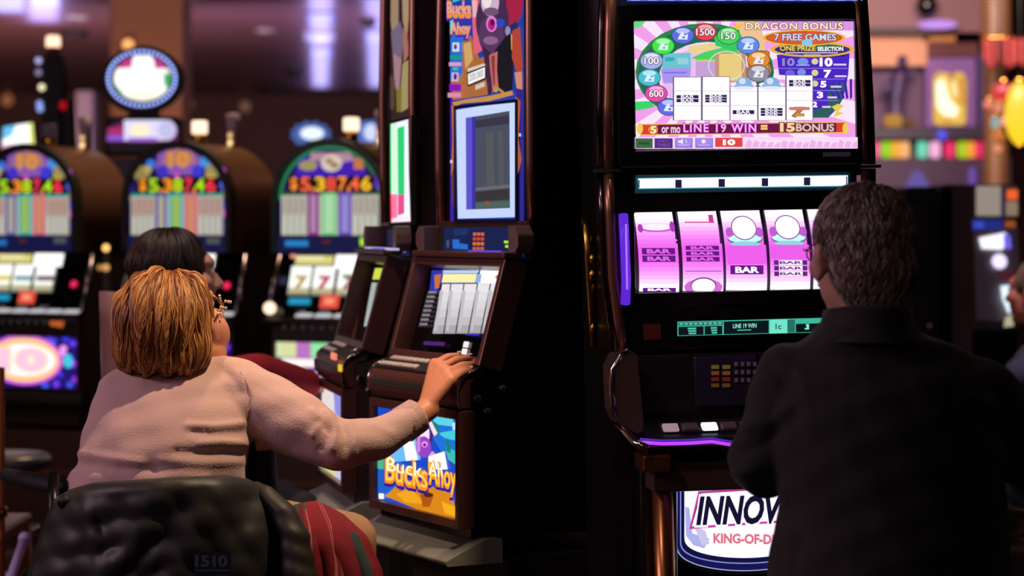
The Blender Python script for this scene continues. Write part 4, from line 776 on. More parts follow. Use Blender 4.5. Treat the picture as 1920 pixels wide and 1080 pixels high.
# small gold spot lamps on a dark post between the machines
t = thing('lamp_post', 'thin dark post with small gold lights between the two left arched machines', 'lamp', P(200, 700, 9.55)*1); t.location.z = 0
MB().lathe([(.06,0),(.06,.02),(.014,.03),(.014,1.30)], n=12).build('post', blackm, t)
for z, e in ((1.272, 1.6), (1.19, .7)): MB().ell((0, -.016, z), (.016, .014, .016), n=12, m=8).build('light', glow((255, 190, 110), e), t)
MB().ell((-.026, -.012, 1.19), (.013, .012, .013), n=12, m=8).build('light', glow((255, 190, 110), .4), t)

# oval sign with a ring of bulbs on the top box of a machine behind the row
Y = 11.4; c = P(265, 147, Y); s = Y/K
t = thing('lighted_sign', 'oval white casino sign ringed with blue bulbs, above the middle arched machine', 'sign', (c.x, Y, 0))
mb = MB(); mb.sm = False
mb.prism([(c.z*0+74*s*math.cos(2*PI*k/40), 62*s*math.sin(2*PI*k/40)) for k in range(40)], .02, .14, fn=lambda a, b, x: (a, x, c.z+b)); mb.build('housing', blackm, t, .006)
mb = MB(); mb.prism([(72*s*math.cos(2*PI*k/32)-.025, 60*s*math.sin(2*PI*k/32)-.012) for k in range(32)], .10, .20, fn=lambda a, b, x: (a, x, c.z+b)); mb.build('housing_back', blackm, t)
a = Art((150, 80, 380, 220), lambda x, y, h: Vector(((x-265)*s, .018-h, c.z-(y-147)*s)), 1.0, .0004)
a.oval(266, 147, 57, 45, (14, 12, 24)); a.oval(266, 147, 54, 42, (250, 252, 248), 1.2)
a.poly([(219,128),(230,112),(250,108),(246,126)], (196, 60, 140)); a.poly([(286,108),(304,114),(314,128),(290,128)], (196, 60, 140)); a.poly([(308,134),(320,140),(319,158),(310,166),(306,150)], (60, 170, 96)); a.poly([(214,156),(222,166),(232,176),(220,172)], (90, 200, 120)); a.poly([(250,104),(282,104),(286,124),(246,124)], (255, 255, 255), 1.3); a.poly([(236,170),(296,172),(282,186),(248,186)], (250, 246, 220), 1.1); a.build('oval_screen', t)
for k in range(44):
    q = 2*PI*k/44; MB().ell((63*s*math.cos(q), .012, c.z+51*s*math.sin(q)), (.0075, .008, .0075), n=10, m=6).build('bulb', glow((150, 168, 250), 2.4), t)
MB().prism([(-.10,0),(.10,0),(.06,.10),(-.06,.10)], .03, .15, fn=lambda a, b, x: (a, x, c.z-.245+b)).build('neck', blackm, t)
MB().box((0, .12, (c.z-.40)/2), (.40, .34, c.z-.40)).build('cabinet', mat('espresso_cabinet', (34, 26, 24), .4), t, .01)
MB().box((0, .11, c.z-.29), (.37, .2, .20)).build('panel_housing', darkgrey, t, .02)
a = Art((150, 200, 380, 300), lambda x, y, h: Vector(((x-265)*s, .008-h, c.z-(y-147)*s)), .95, .0004)
a.poly([(200,242),(228,228),(310,226),(334,240),(332,266),(200,266)], (110, 30, 90)); a.poly([(202,240),(232,238),(232,254),(202,254)], (176, 46, 110)); a.rect(200, 254, 236, 264, (140, 90, 220)); a.rect(232, 225, 310, 263, (226, 220, 250), 1.05); a.oval(312, 244, 18, 19, (206, 200, 240), 1.05); a.oval(262, 244, 20, 12, (250, 236, 196), 1.1); a.ring(312, 244, 9, 10, 2, (150, 150, 200)); a.rect(240, 258, 296, 265, (170, 110, 226)); a.build('lower_screen', t)

# black tower with candle lamp at far left, with small lights up its edge
Y = 11.9; c = P(97, 180, Y); s = Y/K
t = thing('signal_tower', 'tall black tower with red-white lamp on top, at upper left', 'tower', (c.x, Y, 0))
zt = EYE+(HOR-100)*s; zb = EYE+(HOR-300)*s
MB().prism([(-20*s,0),(20*s,0),(20*s,zt-.10),(12*s,zt),(-10*s,zt),(-20*s,zt-.06)], 0, .12, fn=lambda a, b, x: (a, x, b)).build('column', blackm, t, .01)
MB().lathe([(.033,0),(.033,.035),(.028,.04)], (-1*s, .05, zt), 14).build('lamp_base', mat('red_lamp_base', (170, 40, 30), .4), t)
MB().lathe([(.034,0),(.038,.005),(.038,.05),(.03,.06),(.002,.062)], (-1*s, .05, zt+.036), 14).build('service_lamp', glow((255, 214, 180), 1.7), t)
for (px, py, cc, e) in ((73,114,(190,190,250),.9),(73,136,(170,160,200),.6),(79,164,(250,240,190),1.2),(75,195,(150,170,250),1.0),(76,204,(150,180,250),1.0)):
    MB().ell(((px-97)*s, -.012, EYE+(HOR-py)*s), (.018, .012, .018), n=10, m=6).build('edge_light', glow(cc, e), t)
MB().ell((22*s, -.01, EYE+(HOR-198)*s), (.02, .012, .025), n=10, m=6).build('red_light', glow((190, 20, 30), .7), t)
MB().prism([(14*s, EYE+(HOR-196)*s), (36*s, EYE+(HOR-186)*s), (42*s, zb), (18*s, zb)], .0, .10, fn=lambda a, b, x: (a, x, b)).build('side_wing', blackm, t)
# bright slanted screen
Y = 12.2; s = Y/K; c = P(33, 260, Y)
t = thing('video_screen', 'bright white slanted screen with blue and yellow edges, above the leftmost arched machine', 'screen', (c.x, Y, 0))
q = [(-27, -22), (28, -30), (32, 16), (-30, 30)]
MB().prism([(x*s*1.06, c.z-y*s*1.06) for x, y in q], .004, .08, fn=lambda a, b, x: (a, x, b)).build('housing', blackm, t)
f = lambda x, y, h: Vector(((x-33)*s, .002-h, c.z-(y-260)*s)); a = Art((0, 220, 80, 300), f, 1.0, .0004)
a.poly([(6,238),(61,230),(65,276),(3,290)], (255, 255, 255), 1.25); a.poly([(6,238),(30,234),(22,254),(5,262)], (110, 200, 250)); a.poly([(54,231),(61,230),(65,276),(56,278)], (246, 246, 130)); a.poly([(3,290),(4,272),(24,270),(20,286)], (250, 170, 210)); a.build('screen', t)
MB().box((0, .2, (c.z-.06)/2), (.34, .36, c.z-.06)).build('cabinet', mat('espresso_cabinet', (34, 26, 24), .4), t)
# star-burst blue signs behind the third arched machine
for px, py, lab, w_ in ((583, 252, 'round blue starburst sign just above the green-rimmed arched machine', 40), (694, 244, 'blue oval sign half hidden by the edge-on pirate machine', 36)):
    Y = 12.6; s = Y/K; c = P(px, py, Y); t = thing('starburst_sign', lab, 'sign', (c.x, Y, 0), 0, 'blue starburst signs')
    f = lambda x, y, h: Vector((x*s, -h, c.z-y*s)); a = Art((-80, -60, 80, 60), f, 1.0, .0004)
    if px < 600: a.poly([(w_*(1 if k % 2 else .86)*math.cos(2*PI*k/24), 26*(1 if k % 2 else .82)*math.sin(2*PI*k/24)) for k in range(24)], (84, 110, 190), .8); a.oval(2, -2, 22, 12, (226, 240, 255), 1.2)
    else: a.oval(0, 4, w_, 22, (96, 130, 214), .8); a.oval(2, 4, 14, 16, (206, 214, 250), 1.1)
    a.build('face', t)
    MB().prism([(w_*s*.8*math.cos(2*PI*k/20), 22*s*math.sin(2*PI*k/20)) for k in range(20)], .003, .06, fn=lambda a, b, x: (a, x, c.z+b)).build('housing', blackm, t)
    MB().box((0, .06, (c.z-.05)/2), (.12, .10, c.z-.05)).build('post', blackm, t)
# ------------------------------------------------------------------ far right of the hall
def px_box(name, x0, y0, x1, y1, Y, d, m, parent=None, bevel=0.0):
    """box whose front face stands at distance Y"""
    a, b = P(x0, y0, Y), P(x1, y1, Y); o = Vector((0, 0, 0)) if parent is None else Vector(parent.location)
    return MB().box(Vector(((a.x+b.x)/2, Y+d/2, (a.z+b.z)/2))-o, (b.x-a.x, d, a.z-b.z)).build(name, m, parent, bevel)
# bar canopy: lilac soffit, peach frieze, violet back panel, dark counter band with coloured lamps
Y = 17.0
g = lambda px, py: P(px, py, Y)
b0 = g(1640, 430); 
bar = thing('bar_canopy', 'bar canopy at upper right with peach frieze, violet panel and dark lamp shelf', 'canopy', (g(1760, 0).x, Y, 0))
def bx(nm, x0, y0, x1, y1, d0, d, m, bev=.0):
    a, b = g(x0, y0), g(x1, y1); return MB().box(((a.x+b.x)/2-bar.location.x, d0+d/2, (a.z+b.z)/2), (b.x-a.x, d, a.z-b.z)).build(nm, m, bar, bev)
bx('soffit', 1560, -60, 1890, 56, .2, 1.2, mat('mauve_soffit', (122, 84, 92), .6))
bx('soffit_edge', 1560, 48, 1750, 60, .1, .3, mat('dark_mauve', (60, 44, 52), .6))
bx('frieze', 1560, 60, 1752, 118, .3, .4, mat('peach_plaster', (206, 150, 122), .7))
bx('frieze_gold', 1745, 60, 1806, 72, .3, .3, mat('ochre_trim', (180, 118, 50), .5))
bx('frieze_red', 1752, 74, 1850, 100, .3, .3, mat('dark_red_panel', (86, 26, 32), .6))
bx('back_wall', 1560, 110, 1760, 252, .5, .3, mat('violet_grey_wall', (96, 72, 104), .7))
bx('lit_surround', 1752, 96, 1862, 246, .35, .3, mat('violet_panel', (124, 84, 156), .6))
bx('side_return', 1846, 100, 1866, 246, .25, .3, mat('deep_violet', (58, 36, 96), .6))
bx('shelf', 1560, 238, 1880, 262, .0, .8, mat('dark_violet_shelf', (34, 22, 50), .5), .01)
bx('lower_fascia', 1560, 296, 1900, 352, .1, .6, mat('plum_fascia', (58, 34, 66), .6))
bx('backing', 1560, 262, 1880, 298, .25, .4, mat('dark_violet_shelf', (34, 22, 50), .5))
for px in (1580, 1878):
    bx('post', px-7, 352, px+7, 760, .3, .15, mat('dark_violet_shelf', (34, 22, 50), .5))
MB().ell((g(1760, 45).x-bar.location.x, .05, g(1760, 45).z), (.15, .06, .035)).build('soffit_lamp', glow((206, 150, 246), 1.0), bar)
p = g(1738, 10); MB().ell((p.x-bar.location.x, .0, p.z), (.075, .075, .085)).build('camera_dome', mat('dome_black', (14, 14, 18), .2), bar)
# framed glowing yellow picture
p = g(1795, 182); t = thing('lighted_picture', 'glowing yellow picture in the violet panel above the coloured lamps', 'picture', (p.x, Y+.3, p.z)); s = Y/K
a = Art((1760, 128, 1830, 234), lambda x, y, h: Vector(((x-1795)*s, -h, (182-y)*s)), 1.0, .0005)
a.poly([(1764,140),(1774,130),(1792,132),(1800,136),(1808,130),(1822,132),(1827,150),(1826,224),(1820,231),(1770,231),(1764,222)], (236, 190, 70), 1.0); a.poly([(1768,150),(1784,140),(1794,180),(1812,200),(1808,216),(1784,214),(1770,196)], (255, 250, 214), 1.3); a.poly([(1796,146),(1806,142),(1812,176),(1800,176)], (250, 226, 160), 1.1); a.poly([(1812,140),(1822,140),(1824,196),(1814,190)], (220, 140, 40)); a.oval(1800, 141, 5, 6, (190, 110, 40)); a.oval(1790, 222, 12, 4, (226, 150, 40)); a.build('picture', t)
MB().box((0, .02, 0), (64*s, .03, 102*s)).build('frame', mat('violet_panel', (124, 84, 156), .6), t)
# dark figure statue and gold vase in front of the back wall
t = thing('statue', 'dim violet statue left of the glowing yellow picture', 'statue', (g(1690, 0).x, Y+.25, g(0, 240).z))
sb = MB(); sb.cap((0,0,.02), (0,0,.22), .07, .05); sb.cap((0,0,.22), (.03,0,.40), .055, .06); sb.ell((.05,0,.52), (.04,.04,.05)); sb.cap((.0,0,.40), (-.10,0,.28), .025, .02); sb.cap((.07,0,.40), (.14,0,.46), .022, .02)
mesh_obj('figure', blob(sb, .012, 3), mat('dusk_violet', (62, 44, 92), .5), t); MB().lathe([(.09,0),(.09,.03),(.07,.04)]).build('plinth', mat('dusk_violet', (62, 44, 92), .5), t)
t = thing('vase', 'small gold bowl glowing on the lamp shelf below the statue', 'vase', (g(1680, 0).x, Y+.12, g(0, 238).z))
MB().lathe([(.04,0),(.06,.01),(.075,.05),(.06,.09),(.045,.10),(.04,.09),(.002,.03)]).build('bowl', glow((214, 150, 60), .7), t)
t = thing('vase', 'smaller dull gold cup right of the gold bowl on the lamp shelf', 'vase', (g(1712, 0).x, Y+.12, g(0, 238).z))
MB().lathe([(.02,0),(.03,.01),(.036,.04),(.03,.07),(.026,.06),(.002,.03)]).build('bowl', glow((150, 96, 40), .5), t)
# coloured lamps on the shelf edge
LC = ((1646,(240,80,140),'pink'),(1668,(150,210,30),'lime'),(1686,(250,170,50),'amber'),(1702,(250,180,120),'peach'),(1736,(110,214,180),'mint'),(1760,(250,180,220),'blush'),(1788,(236,40,100),'crimson'),(1812,(170,200,20),'olive green'),(1826,(246,160,40),'orange'),(1842,(230,30,90),'cherry red'),(1860,(150,110,30),'brown'))
for px, c, nm in LC:
    p = g(px, 279); t = thing('shelf_lamp', nm+' lamp in the row of coloured lamps under the canopy shelf', 'lamp', (p.x, Y+.15, p.z), 0, 'coloured shelf lamps')
    MB().lathe([(.005,-.066),(.036,-.060),(.042,-.03),(.042,.045),(.03,.058)], n=14).build('shade', glow(c, 1.0), t); MB().lathe([(.018,.056),(.018,.069)], n=10).build('cap', blackm, t)
p = g(1763, 254); t = thing('shelf_lamp', 'small blue light above the blush lamp on the shelf', 'lamp', (p.x, Y-.06, p.z), 0, 'coloured shelf lamps'); MB().ell((0,0,0), (.04,.05,.04)).build('shade', glow((90, 90, 236), .9), t)
p = g(1723, 338); t = thing('sconce', 'bluish triangular glow lamp on the plum fascia', 'lamp', (p.x, Y+.06, p.z)); MB().prism([(-.09,-.05),(.09,-.05),(.02,.07),(-.02,.07)], -.02, .04, fn=lambda a, b, x: (a, x, b)).build('shade', glow((104, 90, 176), .75), t)
p = g(1826, 332); t = thing('sconce', 'slim violet lamp on the plum fascia', 'lamp', (p.x, Y+.06, p.z)); MB().cap((0,0,-.05), (0,0,.05), .026, .022).build('shade', glow((120, 80, 190), .8), t)
# red hangings, gold column and lanterns at the right edge
Y2 = 15.0; h = lambda px, py: P(px, py, Y2)
p = h(1898, 0); t = thing('column', 'ochre column with red drapery at the top right corner', 'column', (p.x, Y2+.5, 0))
MB().lathe([(.14,0),(.14,.1),(.085,.14),(.085,2.5),(.10,2.55),(.10,CZ-.01)], n=20).build('shaft', mat('ochre_column', (92, 60, 34), .5), t)
t = thing('red_drape', 'red drapery hanging at the right picture edge above the yellow lantern', 'drape', (h(1888, 0).x, Y2+.1, 0))
mb = MB(); nx, nz = 20, 8
za, zc = h(0, 70).z, h(0, 122).z; vs = [((-.13+.32*i/nx), .03*math.sin(i*1.9)+.02, za+(zc-za)*j/nz+.03*math.cos(i*.9)*j/nz) for j in range(nz+1) for i in range(nx+1)]
mb.add(vs, [(j*(nx+1)+i, j*(nx+1)+i+1, (j+1)*(nx+1)+i+1, (j+1)*(nx+1)+i) for j in range(nz) for i in range(nx)], None, True); o = mb.build('cloth', mat('red_cloth', (120, 28, 30), .7), t, fix=False); o.modifiers.new('s', 'SOLIDIFY').thickness = .02
MB().tube([(-.15,.03,za+.01), (.2,.03,za+.01)], .012, 8).build('rod', gold, t)
for px, py, rx, rz, c, lab, e in ((1912, 212, 30, 66, (250, 206, 30), 'large yellow lantern at the right picture edge', 1.15), (1882, 172, 24, 20, (226, 40, 50), 'red lantern behind the yellow lantern at right', .95), (1854, 196, 12, 9, (240, 130, 100), 'small coral lantern left of the red lantern', .9), (1873, 202, 9, 9, (246, 140, 110), 'small salmon lantern touching the yellow lantern', .9), (1866, 230, 9, 12, (140, 190, 190), 'small teal lantern below the coral lanterns', .8), (1882, 228, 9, 9, (250, 160, 140), 'small pink lantern right of the teal lantern', .9), (1872, 256, 14, 10, (220, 120, 40), 'small orange lantern below the teal lantern', .8), (1871, 278, 9, 9, (246, 150, 110), 'lowest small peach lantern at the end of the coloured lamps', .9)):
    LN = globals().get('LN', 0)+1; p = P(px, py, Y2-.9+.13*LN); s = p.y/K; t = thing('lantern', lab, 'lantern', p, 0, 'hanging lanterns'); Rx, Rz = rx*s*.92, rz*s*.92
    MB().ell((0,0,0), (Rx, Rx, Rz), n=20, m=14).build('shade', glow(c, e), t); MB().lathe([(Rx*.3,-.004),(Rx*.34,.02)], (0,0,Rz*.97), 12).build('top_cap', gold, t); MB().lathe([(Rx*.3,0),(Rx*.3,.016)], (0,0,-Rz-.01), 12).build('bottom_cap', gold, t)
    MB().tube([(0,0,Rz), (0,0,CZ-p.z)], .004, 5).build('cord', blackm, t)
# dark backs of slot machines and the pale slot machine at the right
Y3 = 10.6; s = Y3/K
for i, (x0, x1, y0, lab, dz) in enumerate(((1698, 1760, 350, 'black slot machine back nearest the grey-haired man on the right', 0.0), (1764, 1822, 346, 'black slot machine back next to the pale lit machine on the right', .25))):
    a, b = P(x0, y0, Y3+dz), P(x1, y0, Y3+dz); t = thing('slot_machine', lab, 'slot machine', ((a.x+b.x)/2, Y3+dz, 0), 0, 'dark slot machines at right'); w_ = (b.x-a.x)/2
    w_ = w_*1.0
    MB().prism([(-w_,.0),(w_,.0),(w_,1.0),(w_*.98,a.z-.03),(w_*.8,a.z),(-w_*.8,a.z),(-w_*.98,a.z-.03)], 0, .5, fn=lambda q, r, x: (q, x, r)).build('cabinet', blackm, t, .01)
    MB().box((0, -.004, 1.36), (w_*1.1, .01, .22)).build('back_panel', mat('charcoal_panel', (30, 28, 36), .5), t, .004)
    MB().box((0, -.004, .75), (w_*1.5, .01, .6)).build('service_door', mat('charcoal_panel', (30, 28, 36), .5), t, .004)
    for k in range(4): MB().box((0, -.012, 1.30+k*.035), (w_*.8, .006, .012)).build('vent_slat', blackm, t)
    MB().ell((w_*.5, -.01, .9), (.014, .01, .014)).build('lock', chrome, t)
Y4 = 9.6; s = Y4/K; p = P(1858, 500, Y4)
t = thing('slot_machine', 'pale grey lit slot machine at right, beside the person at the picture edge', 'slot machine', (p.x, Y4, 0))
u = lambda px: (px-1858)*s
v = lambda py: EYE-(py-HOR)*s
MB().prism([(.06,0),(.06,v(620)),(-.02,v(600)),(.05,v(425)),(.05,v(345)),(.5,v(345)),(.5,0)], u(1828), u(1914)).build('cabinet', black, t, .008)
MB().prism([(.052,v(620)),(-.028,v(600)),(.042,v(425)),(.062,v(425)),(-.012,v(600)),(.06,v(620))], u(1829), u(1913)).build('front_panel', mat('pale_grey_cabinet', (150, 140, 154), .4), t)
MB().box((u(1870), .03, v(378)), (u(1906)-u(1826), .04, v(346)-v(408))).build('top_box', mat('pale_top', (176, 164, 160), .5), t, .006)
a = Art((1820, 340, 1912, 640), lambda x, y, hh: Vector((u(x), (.007 if y < 412 else .04-.09*(y-425)/175 if y < 605 else -.03)-hh-.01, v(y))), .85, .0006)
a.rect(1830, 349, 1876, 404, (186, 172, 160), .62); a.rect(1878, 352, 1884, 404, (60, 56, 90), .6); a.rect(1888, 356, 1908, 374, (240, 100, 50), 1.0); a.rect(1886, 378, 1908, 404, (176, 150, 130), .6)
a.build('top_screen', t)
a = Art((1810, 410, 1912, 640), lambda x, y, hh: Vector((u(x), .052-.09*(y-425)/175-hh-.014, v(y))), .9, .0006)
a.rect(1826, 412, 1884, 431, (40, 50, 140), .8); a.rect(1830, 415, 1848, 428, (60, 80, 200)); a.rect(1888, 414, 1908, 426, (176, 90, 40), .7)
a.poly([(1838,446),(1888,436),(1890,456),(1880,468),(1842,466)], (250, 246, 255), 1.25); a.poly([(1884,440),(1896,440),(1898,466),(1884,466)], (120, 110, 240)); a.oval(1874, 490, 14, 14, (236, 226, 255), 1.2); a.poly([(1864,508),(1900,506),(1898,524),(1872,524)], (90, 40, 50), .6)
a.poly([(1874,536),(1900,534),(1896,576),(1886,588),(1876,560)], (226, 246, 255), 1.2); a.poly([(1880,594),(1896,588),(1894,610),(1876,612)], (190, 186, 150), .9); a.build('main_screen', t)
# ------------------------------------------------------------------ people
def head_matrix(c, fwd, up=(0,0,1)):
    f = Vector(fwd).normalized(); r = f.cross(Vector(up)).normalized(); u = r.cross(f)
    return Matrix(((r.x, f.x, u.x, c[0]), (r.y, f.y, u.y, c[1]), (r.z, f.z, u.z, c[2]), (0,0,0,1)))
def head_prims(mb, M, s=1.0, neck=True):
    R = M.to_3x3(); T = lambda *p: M @ (Vector(p)*s)
    E = lambda c, r: mb.ell(T(*c), tuple(q*s for q in r), R)
    E((0,-.015,.03), (.076,.096,.088)); E((0,.03,-.03), (.062,.064,.084)); E((0,.045,-.082), (.042,.044,.034)); E((0,.078,-.098), (.022,.016,.017))
    E((0,.074,.035), (.056,.022,.022)); mb.cap(T(0,.088,.012), T(0,.112,-.026), .009*s, .013*s); E((-.011,.102,-.030), (.009,.011,.008)); E((.011,.102,-.030), (.009,.011,.008))
    E((0,.091,-.055), (.024,.011,.007)); E((0,.089,-.065), (.021,.011,.008)); E((-.043,.062,-.018), (.026,.026,.024)); E((.043,.062,-.018), (.026,.026,.024))
    for x in (-1, 1): E((x*.077,-.008,-.008), (.011,.020,.032)); E((x*.082,-.018,.002), (.009,.012,.022)); E((x*.076,-.002,-.034), (.009,.010,.010))
    if neck: mb.cap(T(0,-.022,-.05), T(0,-.045,-.17), .056*s, .060*s)
def eyes(parent, M, s=1.0):
    R = M.to_3x3()
    for x in (-1, 1):
        ey = MB().ell(M @ Vector((x*.031*s, .080*s, .010*s)), (.0125*s,)*3, R, 14, 10).build('eye', mat('eye_white', (226, 220, 214), .2, var=0), parent)
        MB().ell(M @ Vector((x*.031*s, .0895*s, .010*s)), (.0055*s, .004*s, .0055*s), R, 10, 6).build('iris', mat('iris_brown', (52, 36, 26), .2, var=0), ey)
def hand_prims(mb, W, kn, mid, tips, thumb, r=.0085, palm=.014):
    """palm as a fan of tapered rods from the wrist to each knuckle; every finger its own bent chain"""
    for k in range(4):
        mb.cap(W, kn[k], palm*1.15, palm*.86); mb.cap(kn[k], mid[k], r*1.12, r); mb.cap(mid[k], tips[k], r, r*.8)
    for k in range(3): mb.cap(kn[k], kn[k+1], palm*.8)
    mb.cap(W, thumb[0], palm, palm*.9); mb.cap(thumb[0], thumb[1], palm*.85, r*1.15); mb.cap(thumb[1], thumb[2], r*1.1, r*.85)
def strands(mb, n, C0, axes, R, azr, th0, thf, rad=.0018, jit=.03, seg=12, mats=3, curl=0.0, wob=.012, rng=random):
    """fine locks combed along the meridians of an egg-shaped head"""
    for _ in range(n):
        a = rng.uniform(*azr); te = thf(a)+rng.uniform(-.12, .08); t0 = th0+rng.uniform(0, .25)
        clump = .02*math.sin(a*9.0)+.014*math.sin(a*23+1.3); f = 1+clump+rng.uniform(-jit, jit*.6); ph = rng.uniform(0, 6.3); dr = rng.uniform(-.10, .10); pts = []; rs = []
        for k in range(seg+1):
            q = k/seg; th = t0+(te-t0)*q; aa = a+dr*q+wob*8*math.sin(q*5+ph)*q
            sc = f*(1-curl*max(0, q-.8)*2.2)
            pts.append(C0+R @ Vector((axes[0]*sc*math.sin(th)*math.cos(aa), axes[1]*sc*math.sin(th)*math.sin(aa), axes[2]*sc*math.cos(th)))); rs.append(rad*(1.0-.75*q**3)*(.5+.5*min(1, q*8)))
        mb.tube(pts, rs, 4, rng.randrange(mats))
def comb_strands(mb, me, n, crown, length, rng, rad=.0016, mats=3, lift=.003, grav=.6, wave=.25, step=.008, keep=None, side=4, clump=.25):
    """locks laid along the surface of the hair volume, flowing from the crown downward"""
    bv = BVHTree.FromPolygons([v.co for v in me.vertices], [tuple(p.vertices) for p in me.polygons]); ps = me.polygons
    for _ in range(n):
        f = ps[rng.randrange(len(ps))]; p = f.center.copy(); nn = f.normal.copy()
        if keep and not keep(p): continue
        L = rng.uniform(*length); m = max(4, int(L/step)); pts = []; rs = []; ph = rng.uniform(0, 6.3); off = rng.uniform(0, 1)
        cl = .35*math.sin(p.x*60+p.z*25)+.25*math.sin(p.x*140-p.y*90)
        for k in range(m+1):
            q = k/m; pts.append(p+nn*(.0008+lift*off*math.sin(PI*min(1, q*1.1))+lift*.5*max(0, cl)*q)); rs.append(rad*(.45+.55*min(1, q*6))*(1-.8*q**3))
            d = (p-crown); d = d.normalized() if d.length > .001 else Vector((0,0,-1)); d = d+Vector((0,0,-grav)); d = d-nn*d.dot(nn)
            if d.length < .02: break
            d.normalize(); d = d+nn.cross(d)*(wave*math.sin(q*4+ph)+clump*cl); h = bv.find_nearest(p+d.normalized()*step)
            if h[0] is None: break
            p, nn = h[0].copy(), h[1].copy()
            if keep and not keep(p): break
        if len(pts) > 3: mb.tube(pts, rs[:len(pts)], side, rng.randrange(mats))
def seg_dist(px, a, b):
    a = np.array(a, float); b = np.array(b, float); d = b-a; t = np.clip(((px-a) @ d)/(d @ d), 0, 1); return np.hypot(*(px-(a+t[:, None]*d)).T)
def folds(lines):
    """cloth creases: soft ridges and grooves pressed into the surface along given paths, on the side toward -Y"""
    def f(co, no):
        px = np.stack([960+co[:, 0]/co[:, 1]*K, HOR-(co[:, 2]-EYE)/co[:, 1]*K], 1); amt = np.zeros(len(co))
        for pts, A, wd in lines:
            d = np.min([seg_dist(px, pts[i], pts[i+1]) for i in range(len(pts)-1)], 0); amt += A*np.exp(-(d/wd)**2)
        face = np.clip(-no[:, 1]*1.5+.3, 0, 1); n2 = .0012*(np.sin(co[:, 0]*61+co[:, 2]*37)+np.sin(co[:, 2]*83-co[:, 0]*29+co[:, 1]*47))
        return co+no*(amt*.72*face+n2)[:, None]
    return f
def rings(mb, rows, Y, sc=None):
    R = []
    for (py, cx, hw, dy, dY) in rows:
        c = P(cx, py, Y+dY); h = hw/K*(Y+dY); R.append([(c.x+h*math.cos(2*PI*i/28)*(1 if True else 1), c.y+dy*math.sin(2*PI*i/28), c.z) for i in range(28)])
    mb.loft(R)
skin = mat('skin_warm', (214, 140, 106), .45, var=.08, scale=60, bump=.05); skinp = mat('skin_pale', (206, 150, 136), .5, var=.06, scale=60)

# ---- woman in the pale pink sweater
WY = 4.95
wp = lambda px, py, d=0.0: P(px, py, WY+d)
woman = thing('person', 'woman with reddish blonde bob and pale pink sweater seated in a wheelchair', 'person', (wp(310, 0).x, 4.98, 0))
org = Vector(woman.location)
class Rel(MB):
    def __init__(s, o): super().__init__(); s.o = Vector(o)
def rebase(me, o):
    me.transform(Matrix.Translation(-Vector(o))); return me
HM = head_matrix(wp(342, 612, .06), (.30, .82, .45), (-.10, -.05, 1))
b = MB(); head_prims(b, HM, 1.0, False); b.cap(HM @ Vector((0,-.01,-.05)), wp(352, 672, .10), .052, .058)
for x in (-1, 1): b.ell(HM @ Vector((x*.050,.044,-.044)), (.029,.036,.044), HM.to_3x3()); b.ell(HM @ Vector((x*.046,.018,-.082)), (.026,.034,.032), HM.to_3x3())
b.ell(HM @ Vector((0,.035,-.10)), (.045,.05,.03), HM.to_3x3())
rings(b, [(945,288,150,.115,.03),(900,296,146,.115,.03),(860,305,138,.11,.03),(790,318,138,.105,.04),(730,328,128,.10,.07),(695,335,105,.085,.09),(672,345,66,.07,.10),(650,350,46,.055,.10)], WY)
sh, el, wr = wp(445, 735, .06), wp(632, 836, .03), wp(797, 770, .16)
b.cap(wp(390, 715, .08), sh, .05); b.cap(sh, el, .052, .042); b.cap(el, wp(705, 824, .08), .042, .036); b.cap(wp(705, 824, .08), wp(772, 787, .14), .036, .028); b.cap(wp(772, 787, .14), wr, .028, .026); b.cap(wp(775, 785, .14), wr+(wr-el).normalized()*.01, .029, .026)
kn = [wp(846, 712, .17), wp(838, 698, .19), wp(827, 688, .21), wp(815, 682, .23)]
tips = [wp(884, 694, .235), wp(893, 681, .26), wp(882, 670, .285), wp(862, 666, .30)]
mid = [wp(866, 699, .20), wp(866, 684, .225), wp(855, 674, .25), wp(839, 669, .27)]
hand_prims(b, wr, kn, mid, tips, (wp(806, 735, .20), wp(818, 708, .25), wp(838, 690, .275)), .0088, .0165)
# left arm: upper arm down in front, fingers closing over the armrest control
ls, le, lw = wp(246, 738, .09), wp(212, 880, .19), wp(430, 838, .19)
b.cap(wp(290, 715, .08), ls, .05); b.cap(ls, le, .05, .04); b.cap(le, lw, .04, .027)
lk = [wp(484+k*12, 806+abs(k-1)*3, .10-k*.004) for k in range(4)]; lm = [wp(482+k*13, 820, .030) for k in range(4)]; lt = [wp(484+k*13, 842, .038) for k in range(4)]
hand_prims(b, lw, lk, lm, lt, (wp(460, 818, .12), wp(474, 806, .09), wp(492, 802, .08)), .0085, .015)
# legs, bent at the knee
hipR, kneeR, footR = wp(380, 985, .05), P(655, 1012, 5.34), P(668, 1300, 5.40)
hipL, kneeL, footL = wp(225, 985, .05), P(440, 1025, 5.50), P(452, 1300, 5.56)
for h, k, f in ((hipR, kneeR, footR), (hipL, kneeL, footL)):
    b.cap(h, k, .075, .055); b.cap(k, f, .05, .035); b.cap(f+Vector((0,0,-.02)), f+Vector((.14,.10,-.04)), .034, .028)
b.ell(wp(300, 975, .04), (.17, .14, .11))
mesh_obj('body', rebase(blob(b, .0048, 5), org), skin, woman); 
HMr = Matrix.Translation(-org) @ HM; eyes(woman, HMr, 1.0)
nails = MB()
for k in range(4):
    d = (tips[k]-mid[k]).normalized(); nails.ell(tips[k]-d*.001+Vector((0,-.002,.0075))-org, (.006,.006,.0022), d.to_track_quat('X', 'Z').to_matrix(), 10, 6)
nails.build('fingernails', mat('nail_pale', (240, 220, 214), .2, var=0), woman)
b = MB()
